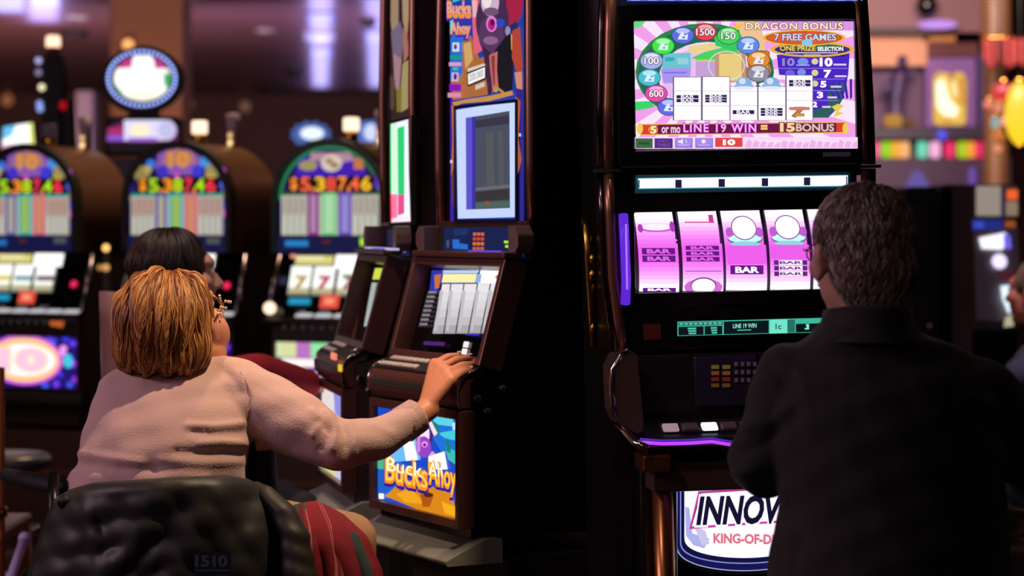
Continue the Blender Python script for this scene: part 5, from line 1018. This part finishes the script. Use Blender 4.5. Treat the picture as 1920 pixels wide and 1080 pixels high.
rings(b, [(965,286,176,.158,.025),(935,289,172,.155,.02),(905,293,169,.15,.015),(880,298,163,.147,.01),(860,305,157,.145,.01),(830,311,160,.145,.012),(790,318,157,.14,.025),(750,323,150,.132,.05),(715,329,142,.12,.075),(692,336,122,.10,.09),(674,347,84,.078,.10),(662,355,60,.068,.105)], WY)
b.cap(wp(400, 722, .08), wp(447, 738, .06), .07, .078); b.cap(wp(447, 738, .06), wp(560, 797, .04), .078, .074); b.cap(wp(560, 797, .04), el, .074, .057); b.cap(el, wp(705, 824, .08), .057, .047); b.cap(wp(705, 824, .08), wp(772, 787, .14), .047, .039)
b.cap(wp(295, 718, .08), wp(246, 746, .09), .058, .060); b.cap(wp(246, 746, .09), le, .060, .052); b.cap(le, wp(415, 842, .19), .052, .04)
sw = blob(b, .0065, 7, folds([([(455,793),(400,800),(350,797)], .007, 7), ([(455,812),(400,813),(360,808)], -.009, 8), ([(460,832),(415,828),(375,832)], .007, 7), ([(462,848),(400,849),(330,846)], -.008, 8), ([(462,866),(380,868),(300,862)], .007, 8), ([(145,850),(200,858),(262,868)], .010, 9), ([(140,872),(200,878),(290,880)], -.008, 9), ([(296,897),(340,893),(385,896)], .006, 7),
    ([(415,690),(438,712),(452,735)], -.008, 9), ([(586,770),(600,795),(586,815)], .008, 7), ([(600,790),(618,812),(604,842)], -.008, 7), ([(612,770),(630,800),(622,842)], .010, 7), ([(634,782),(650,808),(650,838)], -.008, 7), ([(652,792),(664,820),(664,852)], .009, 6), ([(560,850),(610,862),(660,868)], .004, 10), ([(700,795),(735,812)], .004, 8), ([(470,775),(463,745),(470,705)], -.004, 5), ([(772,770),(788,798)], .004, 5), ([(320,700),(300,720),(280,722)], -.004, 10)]))
swo = mesh_obj('sweater', rebase(sw, org), mat('pink_knit', (206, 168, 162), .9, var=.07, scale=240, bump=.2, sheen=.15), woman)
ca, cz_ = wp(752, 799, .125)-org, wp(785, 777, .148)-org; cd = cz_-ca
cm = MB(); cm.tube([ca+cd*q for q in (0, .08, .3, .55, .8, .95, 1.0, .98)], [.036, .0425, .0415, .041, .0405, .040, .037, .030], 24); cm.build('cuff', mat('pink_rib', (196, 158, 152), .9, var=.25, scale=90, stretch=(1, 1, 1), bump=.3), swo)
sm_ = MB()
sp = [wp(x, y, d)-org for x, y, d in ((452, 690, -.005), (466, 712, -.02), (470, 740, -.025), (466, 768, -.02), (458, 786, -.01))]
bvs = BVHTree.FromPolygons([v.co for v in swo.data.vertices], [tuple(p.vertices) for p in swo.data.polygons])
sm_.tube([bvs.find_nearest(p)[0] for p in sp], .0028, 6); sm_.build('shoulder_seam', mat('pink_rib', (196, 158, 152), .9), swo)
b = MB(); b.cap(wp(440, 905, .03), wp(462, 925, .02), .024, .02); b.cap(wp(300, 955, .03), wp(440, 925, .02), .05, .03); mesh_obj('shirt_hem', rebase(blob(b, .008, 3), org), mat('white_cotton', (206, 200, 206), .8), woman)
b = MB(); b.ell(wp(300, 975, .04), (.19, .16, .125))
for h, k, f in ((hipR, kneeR, footR), (hipL, kneeL, footL)): b.cap(h, k, .088, .066); b.cap(k, f+Vector((0,0,.05)), .064, .052)
mesh_obj('trousers', rebase(blob(b, .009, 5), org), mat('khaki_cloth', (170, 130, 96), .85), woman)
for f in (footR, footL):
    b = MB(); b.cap(f+Vector((-.02,-.015,-.04)), f+Vector((.15,.11,-.05)), .044, .036); mesh_obj('shoe', rebase(blob(b, .008, 3), org), mat('shoe_black', (22, 20, 20), .4), woman)
# hair
b = MB(); b.ell(wp(299, 602, .02), (.103, .114, .114)); b.ell(wp(338, 560, .05), (.064, .09, .062)); b.ell(HM @ Vector((0,-.024,.032)), (.084, .108, .090), HM.to_3x3()); b.ell(HM @ Vector((-.01,-.05,-.02)), (.082, .072, .085), HM.to_3x3()); b.ell(wp(286, 654, .02), (.088, .10, .058)); b.ell(wp(328, 670, .01), (.062, .075, .040)); b.ell(wp(362, 650, .01), (.035, .06, .055))
hm = [mat('hair_copper', (176, 112, 58), .42, var=.2, scale=40, stretch=(30, 30, 4)), mat('hair_gold', (212, 150, 84), .4, var=.2, scale=40, stretch=(30, 30, 4)), mat('hair_auburn', (118, 66, 36), .45, var=.2, scale=40, stretch=(30, 30, 4))]
def comb(co, no):
    px = 960+co[:, 0]/co[:, 1]*K; return co+no*(.003*np.sin(px*.16+co[:, 2]*14)+.0015*np.sin(px*.4-co[:, 2]*25))[:, None]
cap_ = mesh_obj('hair', rebase(blob(b, .006, 6, comb), org), hm, woman)
hs = MB(); hs.sm = True; rg = random.Random(3); HMi = HM.inverted()
def face_free(p):
    q = HMi @ (p+org); return not (q.y > .035 and q.z < .035)
crown = wp(322, 515, .05)-org
comb_strands(hs, cap_.data, 3600, crown, (.10, .24), rg, .0016, 3, .005, .75, .07, .008, face_free, 4, .10)
hs.build('hair_locks', hm, cap_, fix=False)
# glasses with a beaded rim
gm = MB(); T = lambda *p: HMr @ Vector(p)
for x in (-1, 1):
    gm.tube([T(x*.034+.027*math.cos(2*PI*k/20), .090-.010*abs(math.cos(2*PI*k/20)), .008+.021*math.sin(2*PI*k/20)) for k in range(21)], .0022, 6); gm.tube([T(x*.060,.082,.014), T(x*.080,.06,.016), T(x*.086,-.01,.010)], .0028, 6)
gm.tube([T(-.008,.104,.012), T(0,.108,.014), T(.008,.104,.012)], .002, 6)
go = gm.build('glasses', mat('amber_metal', (190, 140, 90), .25, .8), woman)
pm = mat('pearl_beads', (240, 220, 200), .12, .3, var=0)
for k in range(8): MB().ell(T(.088+.001*(k % 2), .066-.009*k+.012, .018+.006*((k % 3)-1)), (.0035,.0035,.0035), n=8, m=6).build('bead', pm, go)
for k in range(7): MB().ell(T(.062, .084-.001*k, .026-.006*k), (.0032,.0032,.0032), n=8, m=6).build('bead', pm, go)

# ---- grey-haired man in the black jacket
MY = 4.02
mp = lambda px, py, d=0.0: P(px, py, MY+d)
man = thing('person', 'grey-haired man in a black jacket seen from behind, seated at the tall machine', 'person', (mp(1640, 0).x, MY, 0)); org = Vector(man.location)
HM = head_matrix(mp(1613, 480), (-.24, .97, -.05)); b = MB(); head_prims(b, HM, 1.04, False)
b.cap(mp(1620, 540, .01), mp(1630, 628, .03), .058, .058)
rings(b, [(1290,1665,205,.12,.0),(1100,1665,190,.115,0),(950,1668,185,.115,0),(800,1660,190,.115,0),(715,1655,175,.095,0.02),(680,1642,120,.07,0.02),(650,1630,76,.06,0.01)], MY)
la = [mp(1462, 705), mp(1418, 868, .04), P(1415, 838, 4.42)]; ra = [mp(1852, 735), mp(1962, 905, .06), P(1840, 905, 4.42)]
for A in (la, ra): b.cap(A[0]+Vector((0,.01,-.01)), A[1], .034, .034); b.cap(A[1], A[2], .034, .026)
for A, sg in ((la, 1), (ra, -1)):
    W = A[2]; kk = [W+Vector((sg*(.028-.019*k), .085, -.004-.004*abs(k-1.5))) for k in range(4)]; mm = [q+Vector((0, .034, -.002)) for q in kk]; tt = [q+Vector((0, .03, -.014)) for q in mm]
    hand_prims(b, W, kk, mm, tt, (W+Vector((sg*.035, .03, -.006)), W+Vector((sg*.05, .06, -.012)), W+Vector((sg*.05, .088, -.018))), .0085, .014)
for sx in (-1, 1):
    h = mp(1662, 1290)+Vector((sx*.10, .03, .03)); k = h+Vector((sx*.03, .40, .02)); f = k+Vector((0, -.04, -.42)); b.cap(h, k, .082, .058); b.cap(k, f, .052, .036); b.cap(f, f+Vector((sx*.02, .16, -.03)), .036, .03)
b.ell(mp(1664, 1285), (.17, .13, .10))
mesh_obj('body', rebase(blob(b, .006, 5), org), skinp, man); HMr = Matrix.Translation(-org) @ HM; eyes(man, HMr, 1.04)
b = MB()
rings(b, [(1320,1665,238,.165,0),(1180,1665,236,.165,0),(1090,1665,232,.16,0),(1020,1668,222,.155,0),(950,1674,213,.15,0),(880,1668,218,.15,0),(790,1660,222,.15,0),(735,1656,218,.145,0),(695,1652,206,.13,0),(665,1645,180,.112,0),(642,1636,140,.105,-.015),(622,1626,100,.095,-.03),(606,1622,88,.088,-.035)], MY)
b.cap(mp(1480, 712), mp(1446, 790, .01), .066, .052); b.cap(mp(1446, 790, .01), mp(1421, 862, .03), .052, .055); b.cap(mp(1421, 862, .03), mp(1440, 885, .10), .055, .05); b.cap(mp(1440, 880, .10), P(1420, 842, 4.38), .05, .037)
b.cap(mp(1840, 738), mp(1905, 820, .02), .066, .06); b.cap(mp(1905, 820, .02), mp(1962, 905, .06), .06, .058); b.cap(mp(1962, 905, .06), P(1850, 905, 4.38), .056, .038)
jk = blob(b, .008, 7, folds([([(1450,690),(1480,740),(1500,820)], -.007, 12), ([(1500,700),(1520,780)], .005, 12), ([(1400,800),(1450,790),(1480,760)], .007, 9), ([(1385,850),(1430,835),(1470,800)], -.007, 9), ([(1380,890),(1440,870)], .006, 9), ([(1800,700),(1780,800)], -.006, 14), ([(1860,760),(1800,740)], .006, 10), ([(1900,830),(1850,800),(1830,760)], -.007, 9), ([(1600,720),(1640,724),(1700,720)], -.003, 14), ([(1480,940),(1500,1000),(1490,1080)], -.006, 12)]))
jko = mesh_obj('jacket', rebase(jk, org), mat('black_jacket_cloth', (25, 22, 21), .8, var=.15, scale=90, bump=.1, sheen=.15), man)
b = MB(); cols = []
for (py, hw, cx) in ((636,104,1627),(614,92,1622),(596,85,1621),(581,82,1621),(585,75,1621),(610,76,1621)):
    c = mp(cx, py); hh = hw/K*MY; cols.append([(c.x+hh*math.cos(2*PI*i/28), c.y+hh*1.08*math.sin(2*PI*i/28)-.030, c.z-(.012*math.sin(2*PI*i/28) if py < 600 else 0)) for i in range(28)])
cb = MB().loft([[Vector(p)-org for p in r] for r in cols], caps=False); cb.build('collar', mat('black_jacket_cloth', (25, 22, 21), .8), jko)
b = MB(); b.ell(mp(1664, 1288), (.19, .155, .12))
for sx in (-1, 1):
    h = mp(1662, 1290)+Vector((sx*.10, .03, .03)); k = h+Vector((sx*.03, .40, .02)); f = k+Vector((0, -.04, -.42)); b.cap(h, k, .093, .067); b.cap(k, f, .062, .05)
    s_ = MB(); s_.cap(f+Vector((0,-.03,-.02)), f+Vector((sx*.02,.17,-.035)), .046, .04); mesh_obj('shoe', rebase(blob(s_, .009, 3), org), mat('shoe_black', (22, 20, 20), .4), man)
mesh_obj('trousers', rebase(blob(b, .01, 5), org), mat('dark_trousers', (30, 30, 36), .85), man)
b = MB(); RH = HM.to_3x3(); TH_ = lambda *p: HM @ (Vector(p)*1.04)
b.ell(TH_(0,-.020,.036), (.087, .103, .091), RH); b.ell(TH_(0,-.055,-.02), (.078, .062, .072), RH); b.ell(TH_(0,-.058,-.062), (.058, .040, .042), RH)
hg = [mat('hair_grey_brown', (136, 116, 106), .5, var=.2, scale=60), mat('hair_silver', (190, 172, 164), .45, var=.15, scale=60), mat('hair_dark_brown', (84, 64, 54), .5, var=.2, scale=60)]
mh_ = mesh_obj('hair', rebase(blob(b, .006, 5), org), hg, man)
hs = MB(); hs.sm = True; rg = random.Random(11); HMi2 = HM.inverted(); Rm = None
def face_free2(p):
    q = HMi2 @ (p+org); return not (q.y > .05 and q.z < .06) and not (q.y > .02 and q.z < .0)
comb_strands(hs, mh_.data, 5200, HMr @ Vector((.015, -.05, .12)), (.018, .042), rg, .0013, 3, .003, .35, .5, .006, face_free2, 3)
hs.build('hair_locks', hg, mh_, fix=False)
gm = MB(); T = lambda *p: HMr @ (Vector(p)*1.04)
for x in (-1, 1): gm.tube([T(x*.034+.024*math.cos(2*PI*k/20), .100, .008+.018*math.sin(2*PI*k/20)) for k in range(21)], .0016, 6); gm.tube([T(x*.058,.098,.012), T(x*.080,.06,.014), T(x*.090,-.01,.008)], .0018, 6)
gm.tube([T(-.010,.101,.012), T(.010,.101,.012)], .0016, 6); gm.build('glasses', mat('amber_metal', (190, 140, 90), .25, .8), man)

# ---- simple seated figure used for the two people farther back
def seated(lab, Yc, head_px, fwd, s, hair_ax, hair_cols, top_m, leg_m, hand_to, hair_off=(0,-.025,.03), skin_m=skinp, arm_px=None, short=False):
    hc = P(head_px[0], head_px[1], Yc); root = thing('person', lab, 'person', (hc.x, Yc, 0)); o = Vector(root.location); f = Vector((fwd[0], fwd[1], 0)).normalized(); r = f.cross(Vector((0,0,1)))
    HM = head_matrix(hc, fwd); b = MB(); head_prims(b, HM, s)
    base = Vector((hc.x, Yc, 0))-f*.03; hz = hc.z-.60
    def tor(mb, k):
        R = []
        for z, wx, dy in ((.0,.155,.12),(.10,.165,.125),(.22,.155,.12),(.34,.165,.115),(.40,.16,.10),(.44,.12,.08),(.47,.065,.062)):
            R.append([base+r*((wx+k)*math.cos(2*PI*i/24))+f*((dy+k)*math.sin(2*PI*i/24))+Vector((0,0,hz-.06+z)) for i in range(24)])
        mb.loft(R)
    tor(b, -.018)
    shR = base+r*.17+Vector((0,0,hz+.31)); shL = base-r*.17+Vector((0,0,hz+.31)); arms = []
    for S, sg, tgt in ((shR, 1, hand_to[0]), (shL, -1, hand_to[1])):
        m_ = (S+tgt)/2; E_ = m_+Vector((0,0,-.10))+r*sg*.03
        if arm_px and sg == 1: E_ = arm_px
        arms.append((S, E_, tgt)); b.cap(S, E_, .045, .037); b.cap(E_, tgt, .037, .026); d = (tgt-E_).normalized(); sd = d.cross(Vector((0,0,1))).normalized()
        kk = [tgt+d*.08+sd*(-.027+.018*k) for k in range(4)]; mm = [q+d*.03+Vector((0,0,-.006)) for q in kk]; tt = [q+d*.024+Vector((0,0,-.014)) for q in mm]
        hand_prims(b, tgt, kk, mm, tt, (tgt+d*.03-sd*sg*.035, tgt+d*.06-sd*sg*.05, tgt+d*.085-sd*sg*.046), .0085, .014)
    legs = []
    for sg in (-1, 1):
        h = base+r*sg*.09+Vector((0,0,hz-.04)); k = h+f*.34+r*sg*.03; ft = k-f*.03+Vector((0,0,-.40)); legs.append((h, k, ft)); b.cap(h, k, .075, .054); b.cap(k, ft, .05, .035); b.cap(ft, ft+f*.12+Vector((0,0,-.03)), .034, .028)
    b.ell(base+Vector((0,0,hz-.06)), (.15, .13, .09))
    mesh_obj('body', rebase(blob(b, .0075, 5), o), skin_m, root); HMr = Matrix.Translation(-o) @ HM; eyes(root, HMr, s)
    b = MB(); tor(b, .006)
    for S, E_, tg in arms: b.cap(S, E_, .062, .05); b.cap(E_, E_+(tg-E_)*.93, .05, .042)
    mesh_obj('sweater', rebase(blob(b, .009, 6), o), top_m, root)
    b = MB(); b.ell(base+Vector((0,0,hz-.06)), (.17, .15, .105))
    for h, k, ft in legs: b.cap(h, k, .086, .064); b.cap(k, ft, .06, .05)
    mesh_obj('trousers', rebase(blob(b, .011, 5), o), leg_m, root)
    for h, k, ft in legs: b = MB(); b.cap(ft+Vector((0,0,-.02))-f*.03, ft+f*.13+Vector((0,0,-.035)), .046, .038); mesh_obj('shoe', rebase(blob(b, .011, 3), o), mat('shoe_black', (22, 20, 20), .4), root)
    b = MB(); R3 = HM.to_3x3(); b.ell(HM @ (Vector(hair_off)*s), hair_ax, R3); b.ell(HM @ (Vector((0,-.055,-.02))*s), (hair_ax[0]*.88, .06, .07), R3)
    hmats = [mat('hair_'+n, c, .45, var=.2, scale=50) for n, c in hair_cols]; h_o = mesh_obj('hair', rebase(blob(b, .008, 5), o), hmats, root)
    hs = MB(); hs.sm = True; rg = random.Random(21); c0 = HMr @ (Vector(hair_off)*s)
    strands(hs, 420, c0, tuple(q*1.02 for q in hair_ax), HMr.to_3x3(), (-PI, PI), .05, lambda a: (.95 if abs(((a-PI/2)+PI) % (2*PI)-PI) < .75 else 1.9), .0026, .04, 9, len(hmats), .1, .012, rg)
    hs.build('hair_locks', hmats, h_o, fix=False); return root
seated('dark-haired person in a dark red sweater reaching toward the second upright machine', 6.22, (334, 518), (.96, .28, .02), 1.03, (.094, .112, .098), (('near_black', (40, 26, 24)), ('deep_brown', (58, 36, 30))), mat('dark_red_knit', (150, 16, 36), .9, sheen=.0), mat('dark_trousers', (30, 30, 36), .85), (P(582, 722, 6.26), P(470, 745, 6.5)), arm_px=P(484, 696, 6.08))
seated('person cut by the right picture edge, facing the pale lit machine', 8.3, (1942, 548), (-.75, .65, 0), 1.02, (.086, .104, .090), (('ash_brown', (120, 92, 76)), ('light_grey', (160, 148, 140))), mat('blue_grey_shirt', (70, 74, 104), .85), mat('dark_trousers', (30, 30, 36), .85), (P(1890, 760, 8.85), P(1910, 765, 8.9)), skin_m=mat('skin_rosy', (214, 130, 120), .5))
# ------------------------------------------------------------------ seats, wheelchair, clothes on it
def stool(lab, x, y, face, sz, col, back=True, bh=.48):
    t = thing('casino_stool', lab, 'stool', (x, y, 0), math.atan2(face[1], face[0])-PI/2, None)      # local +y is the way the sitter faces
    MB().lathe([(.22,0),(.22,.012),(.19,.025),(.05,.05),(.03,.06)], n=28).build('base', chrome, t)
    MB().lathe([(.03,.05),(.03,sz-.08),(.06,sz-.06),(.002,sz-.058)], n=16).build('pedestal', chrome, t)
    MB().tube([(.15*math.cos(2*PI*k/24), .15*math.sin(2*PI*k/24), .22) for k in range(25)], .010, 8).build('foot_ring', chrome, t)
    MB().lathe([(.002,-.06),(.17,-.06),(.20,-.04),(.205,-.015),(.19,.0),(.002,.006)], (0,0,sz), 28).build('seat', mat('vinyl_'+lab[:5].strip().replace(' ', '_'), col, .3, spec=.6), t)
    if back:
        mb = MB(); R = []
        for k in range(9):
            z = sz+.06+bh*k/8; hw = .19*(1-.25*(k/8)**3); ring = []
            for i in range(16): a = 2*PI*i/16; xx = hw*math.cos(a); ring.append((xx, -.160-.02*k/8+.022*math.sin(a)+.25*xx*xx, z))
            R.append(ring)
        mb.loft(R).build('backrest', mat('vinyl_'+lab[:5].strip().replace(' ', '_'), col, .3, spec=.6), t, .0)
        for sx in (-1, 1): MB().tube([(sx*.12,-.08,sz-.05), (sx*.12,-.17,sz-.02), (sx*.12,-.175,sz+.10)], .012, 8).build('back_bar', chrome, t)
    return t
q = P(334, 0, 6.22); stool('dusty pink vinyl stool with rounded back, under the person in dark red', q.x-.005, 6.20, (.96, .28), .46, (172, 128, 124), True, .66)
q = P(1664, 0, 4.02); stool('charcoal backless stool under the grey-haired man', q.x, 4.05, (-.1, 1), .42, (30, 28, 30), False)
q = P(1942, 0, 8.3); stool('brown vinyl stool under the person at the right edge', q.x+.03, 8.28, (-.75, .65), .375, (70, 44, 40), False)
q = P(-6, 0, 8.6); stool('grey round stool at the left picture edge before the arched machines', q.x, 8.6, (0, 1), .50, (96, 94, 92), False)
q = P(-30, 0, 6.6)
t = thing('chair', 'orange-brown wooden chair back cut off by the left picture edge', 'chair', (q.x-.16, 6.6, 0))
for sx in (-1, 1):
    for sy in (0, .36): MB().tube([(sx*.20, sy, 0), (sx*.20, sy, .45 if sy else .46), (sx*.205, sy-(.0 if sy else .03), .45 if sy else .95)], .022, 10).build('leg', mat('orange_wood', (190, 104, 56), .35, stretch=(8, 8, 1), var=.25), t)
MB().box((0, .18, .46), (.44, .42, .04)).build('seat', mat('orange_wood', (190, 104, 56), .35), t, .01)
for z in (.62, .74, .88): MB().box((0, -.02, z), (.38, .02, .06)).build('back_rail', mat('orange_wood', (190, 104, 56), .35), t, .006)
MB().tube([(.204,-.016,.52), (.204,-.018,.545)], .028, 14).build('brass_ring', gold, t)
t = thing('walking_stick', 'slim lilac metal stick leaning at the bottom left corner', 'stick', P(20, 1085, 6.2))
d = P(48, 1008, 6.35)-t.location; e = Vector((t.location.x, t.location.y, 0))
t.location = (t.location.x-.06, t.location.y-.12, 0); o_ = Vector(t.location)
MB().tube([(0,0,.01), P(20, 1085, 6.2)-o_, P(46, 1010, 6.35)-o_], .014, 10).build('shaft', mat('lilac_tube', (206, 186, 250), .4), t)
MB().lathe([(.002,0),(.02,0),(.02,.03),(.014,.035)], n=12).build('rubber_tip', blackm, t)
hp = P(46, 1010, 6.35)-o_; MB().ell(hp, (.018,.018,.02)).build('knob', mat('lilac_tube', (206, 186, 250), .4), t)

# wheelchair
wx = P(300, 0, 4.8).x
wc = thing('wheelchair', 'black wheelchair carrying the woman in pink, mostly hidden by the black jacket', 'wheelchair', (wx, 4.95, 0))
bf = mat('black_frame', (18, 18, 20), .35, .3); fab = mat('black_nylon', (20, 20, 22), .75)
MB().box((0, .06, .53), (.44, .44, .06)).build('seat', fab, wc, .015)
mb = MB(); mb.loft([[((hw*math.cos(2*PI*i/24)), -.19+.018*math.sin(2*PI*i/24)+.12*(hw*math.cos(2*PI*i/24))**2-.10*(z-.55), z) for i in range(24)] for z, hw in ((.56,.20),(.65,.205),(.76,.20),(.795,.18))]); mb.build('backrest', fab, wc)
for sx in (-1, 1):
    MB().tube([(sx*.215,-.16,.35), (sx*.20,-.16,.60), (sx*.19,-.175,.78)], .014, 10).build('back_post', bf, wc)
    MB().tube([(sx*.19,-.19,.77), (sx*.19,-.205,.785), (sx*.19,-.215,.78)], .014, 10).build('push_handle', blackm, wc)
    whl = MB().tube([(sx*.285, -.10+.30*math.cos(2*PI*k/40), .315+.30*math.sin(2*PI*k/40)) for k in range(41)], .015, 8).build('wheel', blackm, wc)
    w_ = MB(); w_.tube([(sx*.25,-.10,.315), (sx*.30,-.10,.315)], .03, 14)
    for k in range(12): w_.tube([(sx*.28,-.10,.315), (sx*.285,-.10+.29*math.cos(2*PI*k/12),.315+.29*math.sin(2*PI*k/12))], .003, 5)
    w_.build('hub', chrome, whl)
    MB().tube([(sx*.20, .36+.07*math.cos(2*PI*k/24), .085+.07*math.sin(2*PI*k/24)) for k in range(25)], .015, 8).build('caster', blackm, wc)
    MB().tube([(sx*.215,-.17,.36), (sx*.215,.30,.36), (sx*.20,.36,.16)], .013, 8).build('side_rail', bf, wc)
    MB().tube([(sx*.215,.30,.36), (sx*.16,.44,.20), (sx*.16,.52,.10)], .012, 8).build('leg_hanger', bf, wc)
    MB().box((sx*.11,.56,.085), (.15,.20,.015)).build('footplate', bf, wc, .004)
MB().tube([(-.215,-.18,.5), (-.235,-.10,.78), (-.25,-.02,.815)], .013, 8).build('armrest_tube', bf, wc)
p0, p1 = P(122, 916, 4.93)-Vector(wc.location), P(14, 890, 5.12)-Vector(wc.location); mb = MB(); mb.tube([p0+Vector((.06,-.02,-.01)), p0, (p0+p1)/2, p1], [.022,.026,.027,.022], 12, flat=.7); mb.build('armrest', fab, wc)
mb = MB(); o_ = Vector(wc.location); mb.loft([[P(cx+hw*math.cos(2*PI*i/20), py, 5.04+.045*math.sin(2*PI*i/20))-o_ for i in range(20)] for py, cx, hw in ((1130,500,32),(950,494,30),(850,490,28),(808,488,27),(800,488,22))]); mb.build('control_post', fab, wc)
MB().tube([P(494, 1110, 5.04)-o_, Vector((.215, .05, .38))], .014, 8).build('control_bracket', bf, wc)

# black jacket hung over the back of the wheelchair
jr = thing('jacket', 'black padded jacket hung over the wheelchair back behind the woman', 'jacket', (wx, 4.70, 0)); o_ = Vector(jr.location)
nu, nv = 56, 40; rg = random.Random(4); ph = [rg.uniform(0, 6.3) for _ in range(12)]
def itp(t, xs, ys): return float(np.interp(t, xs, ys))
vs = []
for j in range(nv+1):
    v = j/nv
    for i in range(nu+1):
        u_ = i/nu; top = itp(u_, (0,.06,.15,.35,.6,.86,.95,1), (948,930,919,914,909,905,912,930)); wrap = max(0, .12-v)/.12; vv = max(0, v-.12)/.88
        py = top+vv*(1165-top)+(-4*math.sin(min(1, wrap*2)*PI/2)+34*max(0, wrap-.5) if wrap > 0 else 0)
        xl = itp(py, (905,930,990,1080,1170), (128,112,88,60,44)); xr = itp(py, (905,930,1000,1080,1170), (478,500,546,562,566)); px = xl+(xr-xl)*u_
        e = (2*u_-1); Y = 4.655+.13*abs(e)**2.6+.12*wrap
        f = .005*math.sin(px*.055+py*.03+ph[0])+.002*math.sin(px*.11-py*.075+ph[1])+.003*math.sin(px*.02+py*.12+ph[2])*(1 if px < 300 else .4)+.009*math.exp(-((px-165-.18*(py-930))/9)**2)
        f += .007*math.sin((px+py)*.09)*math.exp(-((px-250)/60)**2-((py-1050)/50)**2)
        vs.append(P(px, py, Y-f*min(1, vv*6+.2))-o_)
me_ = MB(); me_.add(vs, [(j*(nu+1)+i, j*(nu+1)+i+1, (j+1)*(nu+1)+i+1, (j+1)*(nu+1)+i) for j in range(nv) for i in range(nu)], None, True)
o = me_.build('shell', mat('black_padded_nylon', (22, 20, 17), .5, var=.2, scale=12, bump=.15, sheen=.1), jr, fix=False); md = o.modifiers.new('s', 'SOLIDIFY'); md.thickness = .012; md.offset = -1
mb = MB(); pts = [P(474, 906, 4.80), P(500, 925, 4.76), P(530, 958, 4.73), P(552, 1000, 4.72), P(562, 1080, 4.71), P(566, 1170, 4.71)]; mb.tube([p-o_ for p in pts], [.012,.022,.028,.034,.040,.042], 14, flat=.8)
slv = mesh_obj('sleeve', blob(mb, .007, 4, lambda co, no: co+no*(.0015*np.sin(co[:, 2]*160+co[:, 0]*60))[:, None]), mat('olive_padded_nylon', (40, 34, 28), .55, var=.2, scale=14, bump=.15), jr)
pt = P(396, 1054, 4.62)-o_; f = lambda x, y, h: P(x, y, 4.618-h)-o_
a = Art((355, 1030, 440, 1085), f, .02, .0006); a.poly([(362,1036),(432,1034),(434,1078),(364,1080)], (60, 56, 80)); a.text('1510', 396, 1052, 58, 20, (130, 126, 170), .035, .04); a.rect(366, 1068, 430, 1071, (120, 110, 140), .04); a.build('sewn_label', jr)

# red tartan blanket over the right armrest and lap
tr = thing('blanket', 'red tartan blanket with grey-green bands draped at the right of the wheelchair', 'blanket', (P(620, 0, 4.85).x, 4.85, 0)); o_ = Vector(tr.location)
nu, nv = 60, 34; vs = []; mids = []
for j in range(nv+1):
    v = j/nv
    for i in range(nu+1):
        u_ = i/nu; a_ = u_*PI
        x = 548+u_*itp(v, (0,.2,.5,1), (90,132,160,180)); top = 957-8*math.sin(min(1, u_*1.6)*PI/2)+18*max(0, u_-.45)**1.1*5*.55
        py = top+v*(1165-top); Y = 4.77+.10*u_+.07*(1-math.sin(min(1, v*4)*PI/2))-.045*math.sin(u_*PI)*(min(1, v*3)); Y += .010*math.sin(u_*17+v*3)*v+.008*math.sin(u_*31-v*5)*v
        vs.append(P(x, py, Y)-o_)
fs = []; mi = []
for j in range(nv):
    for i in range(nu):
        fs.append((j*(nu+1)+i, j*(nu+1)+i+1, (j+1)*(nu+1)+i+1, (j+1)*(nu+1)+i)); m = 0
        if i in (13, 28, 31): m = 1
        if 45 <= i <= 51 and j > 6: m = 2
        if j < 2 and i < 14: m = 2
        if 7 <= i <= 10: m = 3
        if j in (22,) : m = 1 if i < 44 else m
        mi.append(m)
mb = MB(); mb.add(vs, fs, 0, True); mb.m = mi
rd = [mat('tartan_red', (128, 16, 34), .9, var=.2, scale=60, bump=.1), mat('tartan_pink_line', (170, 96, 96), .9), mat('tartan_grey_green', (50, 66, 66), .9), mat('tartan_deep_red', (96, 12, 26), .9)]
o = mb.build('cloth', rd, tr, fix=False); md = o.modifiers.new('s', 'SOLIDIFY'); md.thickness = .014; md.offset = -1
